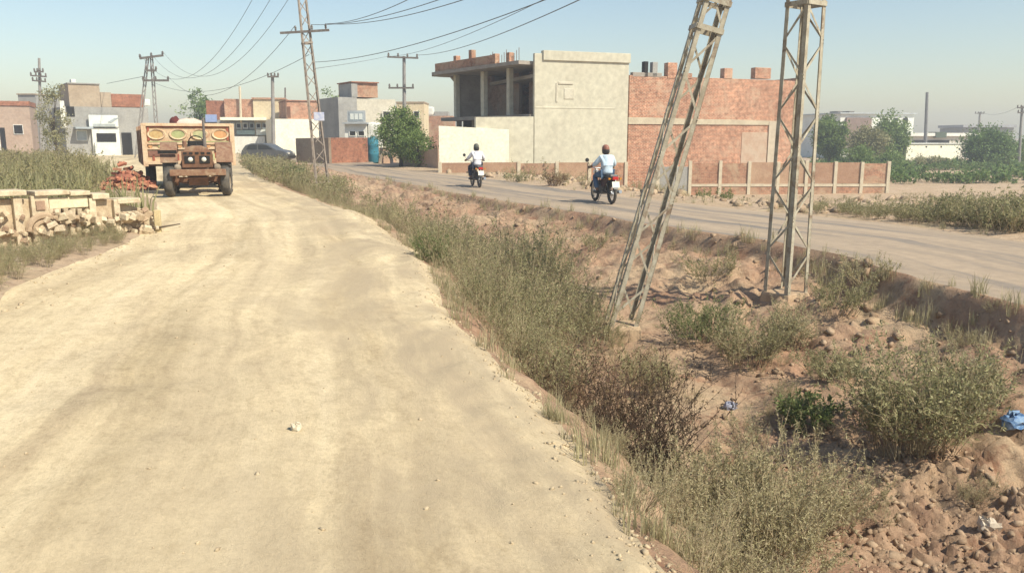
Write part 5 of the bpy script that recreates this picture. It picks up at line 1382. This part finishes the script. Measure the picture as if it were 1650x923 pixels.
# single bushes one can point to
def bush(label, px, py, h, seed, mats, spread=.7, nst=34, r0=.25, nleaf=12, ll=.045, lw=.014, nbr=5, name='ditch_bush', curl=.2, sw=.005, dx=0):
    if ll < .05: ll *= .68; lw *= .68; nleaf = int(nleaf*1.9)
    p = hit(px, py); P_ = weed(seed, h, r0, nst, spread, nbr, nleaf, ll, lw, sw, curl)
    return plant(name, label, 'bush', (p.x+dx, p.y, p.z-.02), P_, mats)
plant('ditch_bush', 'rusty olive bush just behind the dark brown bush', 'bush', (.75, 7.5, zg(.75, 7.5)-.03), weed(1, 1.15, .35, 80, .5, 5, 18, .03, .01, .005, .2), (mStemR, mLeafRust))
plant('ditch_bush', 'dark brown tangled bush, shade painted into its colour, at the steep track edge in the ditch', 'bush', (.86, 6.55, zg(.86, 6.55)-.03), weed(41, 1.42, .36, 140, .42, 6, 15, .03, .010, .006, .2), (mStemBrownShade, mLeafBrownShade))  # brown bush whose near-black tone paints the dark shaded zone here
bush('olive bush just left of the leaning lattice pole foot', 925, 560, 1.0, 2, (mStem, mLeafOlive), .8, 46, .35, 12)
bush('olive bush in front of the leaning lattice pole foot', 1045, 625, .55, 3, (mStem, mLeafOlive), .6, 50, .3, 12)
bush('reddish dry weed at the track edge before the dark bush', 905, 640, .75, 4, (mStemR, mLeafRust), .6, 26, .16, 7)
bush('large pale olive bush in the nearest part of the ditch', 1175, 905, 1.1, 5, (mStem, mLeafDry), .52, 170, .5, 17, .045, .013)
bush('pale olive bush at the right of the nearest ditch bush', 1265, 860, .9, 6, (mStem, mLeafDry), .55, 90, .3, 15, .045, .013)
bush('pale weed bush hugging the near track edge', 1130, 860, .7, 7, (mStem, mLeafDry), .55, 80, .3, 14, .045, .013)
bush('olive bush at the bottom edge near the track corner', 1210, 980, .9, 8, (mStem, mLeafDry), .6, 100, .4, 14, .045, .013)
bush('largest round bush on the right slope of the ditch', 1470, 715, 1.15, 9, (mStem, mLeafOlive), .5, 130, .38, 16, .05, .016)
bush('olive bush overlapping right side of the largest slope bush', 1550, 665, .8, 10, (mStem, mLeafDry), .5, 70, .25, 13)
bush('dark green bush between the two near lattice poles', 1120, 548, .75, 12, (mStem, mLeafGreen), .6, 70, .3, 14)
bush('olive bush below the upright lattice pole footing', 1205, 585, .9, 13, (mStem, mLeafOlive), .5, 76, .28, 14)
bush('pale bush right under the upright lattice pole', 1270, 560, .75, 14, (mStem, mLeafDry), .5, 46, .22, 13)
bush('small dark bush right of the pole footing', 1352, 500, .6, 15, (mStem, mLeafOlive), .6, 44, .25, 12)
bush('shady bush on the middle of the right slope', 1335, 605, .5, 16, (mStem, mLeafOlive), .7, 44, .22, 12)
bush('small bright green shrub in the ditch bottom', 1302, 682, .42, 17, (mStem, mLeafGreen), .9, 30, .15, 14, .06, .025)
bush('dark bush on the bank behind the leaning pole', 1145, 445, .6, 18, (mStem, mLeafOlive), .9, 40, .3, 11)
bush('tall green weed standing against the paved road edge', 895, 470, 1.25, 19, (mStem, mLeafGreen), .4, 30, .15, 12)
bush('olive weed on the bank left of the leaning pole', 960, 400, .5, 20, (mStem, mLeafOlive), .8, 30, .2, 10)
bush('bright green weed growing at the middle track edge', 695, 425, .55, 23, (mStem, mLeafGreen), .5, 26, .12, 14)
bush('low pale bush high on the bank right of the upright pole', 1400, 455, .5, 24, (mStem, mLeafDry), .9, 34, .25, 11)
bush('green bush at the far tip of the track edge', 452, 292, 1.05, 25, (mStem, mLeafGreen), .8, 40, .4, 10, .1, .04, 4, sw=.01)
bush('reddish weed clump before the boundary wall post', 893, 300, .8, 26, (mStemR, mLeafRust), .6, 24, .2, 8, .09, .03, 4, sw=.01)
bush('dark weed clump left of the reddish one at the wall foot', 832, 293, .7, 27, (mStem, mLeafOlive), .9, 24, .4, 8, .09, .03, 4, sw=.01)
p = bw.P(865, 262); plant('wall_shrub', 'grey-green shrub showing above the boundary wall between the riders', 'shrub', (p.x, p.y+.6, -1.3), weed(28, 1.75, .5, 40, .55, 4, 9, .12, .045, .012), (mStem, mLeafOlive))
p = gp(1150, 330, -.6); plant('roadside_weed', 'green weed tuft at the far road edge left of the upright pole', 'weed', (p[0], p[1], zg(*p)), weed(29, .5, .5, 24, 1.0, 4, 9, .07, .025, .008), (mStem, mLeafGreen))

# ------------------------------------------------------------------ clods, pebbles, litter
def clods(name, label, spots, mat):
    Vs, Qs, off = [], [], 0; r = np.random.default_rng(len(spots))
    base = np.array([(-1,-1,-1),(1,-1,-1),(1,1,-1),(-1,1,-1),(-1,-1,1),(1,-1,1),(1,1,1),(-1,1,1)], float)
    q = np.array([(3,2,1,0),(4,5,6,7),(0,1,5,4),(1,2,6,5),(2,3,7,6),(3,0,4,7)])
    for x, y, s in spots:
        v = base*(1+r.normal(0, .33, (8, 3)))*np.array([.68, .46, .34])*s*r.uniform(.7, 1.25, 3); v[4:, :2] *= r.uniform(.45, 1)
        v = v@np.array(Euler((r.normal(0, .5), r.normal(0, .5), r.uniform(0, 6.28))).to_matrix())
        Vs.append(v+np.array([x, y, zg(x, y)+s*.12])); Qs.append(q+off); off += 8
    o = link(name, npmesh(name, np.concatenate(Vs), np.concatenate(Qs), [mat])); return tag(o, label, 'soil', None, 'stuff')
sp = []
for k in range(3000):
    y = 3.6+r.uniform(0, 1)**1.2*5.2; xr, xa = tab(XR, y), tab(XA, y); s = r.uniform(.42, .72); x = xr+s*(xa-xr)
    if vn(np.array([x*.9]), np.array([y*.9]), 5)[0] < .38: continue
    sp.append((x, y, .010+.05*r.uniform(0, 1)**3))
for k in range(1500):
    y = 6+r.uniform(0, 1)**1.3*22; xr, xa = tab(XR, y), tab(XA, y); s = r.uniform(.5, 1.0); x = xr+s*(xa-xr)
    if vn(np.array([x*.8]), np.array([y*.8]), 6)[0] < .45: continue
    sp.append((x, y, .02+.10*r.uniform(0, 1)**3.5))
clods('soil_clods', 'broken reddish soil clods over the ditch bottom and right bank', sp, M((.37, .265, .175), (.26, .175, .11), 4, .97, .8, 20, c3=(.43, .32, .215), s3=1.5))
sp = []
for k in range(420):
    y = 2.9+r.uniform(0, 1)**1.5*18; x = tab(XL, y)+r.uniform(0, 1)*(tab(XR, y)-tab(XL, y)); sp.append((x, y, .004+.016*r.uniform(0, 1)**4))
for k in range(2600):
    y = 2.6+r.uniform(0, 1)**1.5*16; x = tab(XR, y)+.06-abs(r.normal(0, .15)); sp.append((x, y, .003+.019*r.uniform(0, 1)**4))
for k in range(160):
    y = 7+r.uniform(0, 1)*8; x = tab(XL, y)+abs(r.normal(0, .25)); sp.append((x, y, .006+.03*r.uniform(0, 1)**2))
clods('track_pebbles', 'small pale pebbles and crumbs strewn on the dirt track', sp, M((.50, .40, .26), (.40, .31, .2), 6, .95, .4, 30))
sp = []
for k in range(900):
    y = 20+r.uniform(0, 1)*24; xb = tab(XB, y); x = xb+.6+r.uniform(0, 1)*(.75*y-xb)
    sp.append((x, y, .06+.3*r.uniform(0, 1)**3))
clods('earth_lumps', 'loose pinkish earth lumps on the waste ground by the boundary wall', sp, mField)
def crumple(name, label, cat, p, d, m, seed, rz=0):
    o = lump(name, label, cat, (p.x, p.y, p.z+d[2]*.38), d, m, rz, seed)
    rr = np.random.default_rng(seed)
    for v in o.data.vertices: v.co += Vector(rr.normal(0, .11, 3))*min(d)
    for q in o.data.polygons: q.use_smooth = False
    return o
p = hit(1634, 686); crumple('plastic_bag', 'crumpled blue plastic bag in the ditch at the right edge', 'litter', p, (.34, .17, .13), M((.06, .14, .30), (.30, .42, .55), 16, .35, .1), 2, .5)
p = hit(1176, 660); crumple('plastic_scrap', 'tiny grey-blue plastic scrap in the ditch below the poles', 'litter', p, (.14, .1, .09), M((.32, .33, .40), (.2, .21, .27), 14, .5, .1), 3)
p = hit(1592, 855); crumple('pale_stone', 'pale stone among dark clods at bottom right', 'stone', p, (.17, .14, .12), M((.52, .45, .36), (.45, .38, .29), 9, .9, .3), 5)
p = hit(477, 694); crumple('track_stone', 'small pale stone lying alone in the middle of the dirt track', 'stone', p, (.05, .05, .045), M((.62, .55, .42), (.5, .43, .3), 20, .9, .3), 6)

# ------------------------------------------------------------------ dusty air
g = G(); g.hexa([(-420, -90, -4.5), (420, -90, -4.5), (420, 420, -4.5), (-420, 420, -4.5)], [(-420, -90, 13), (420, -90, 13), (420, 420, 13), (-420, 420, 13)])
hz, N, L, B_ = nodes('haze'); N.remove(B_)
pv = N.new('ShaderNodeVolumePrincipled'); pv.inputs['Color'].default_value = (.93, .96, 1, 1); pv.inputs['Density'].default_value = .0021; pv.inputs['Anisotropy'].default_value = .3
L.new(pv.outputs[0], N['Material Output'].inputs['Volume'])
o = build('haze', g, hz); tag(o, 'thin dusty haze over the whole place', 'haze', None, 'stuff')
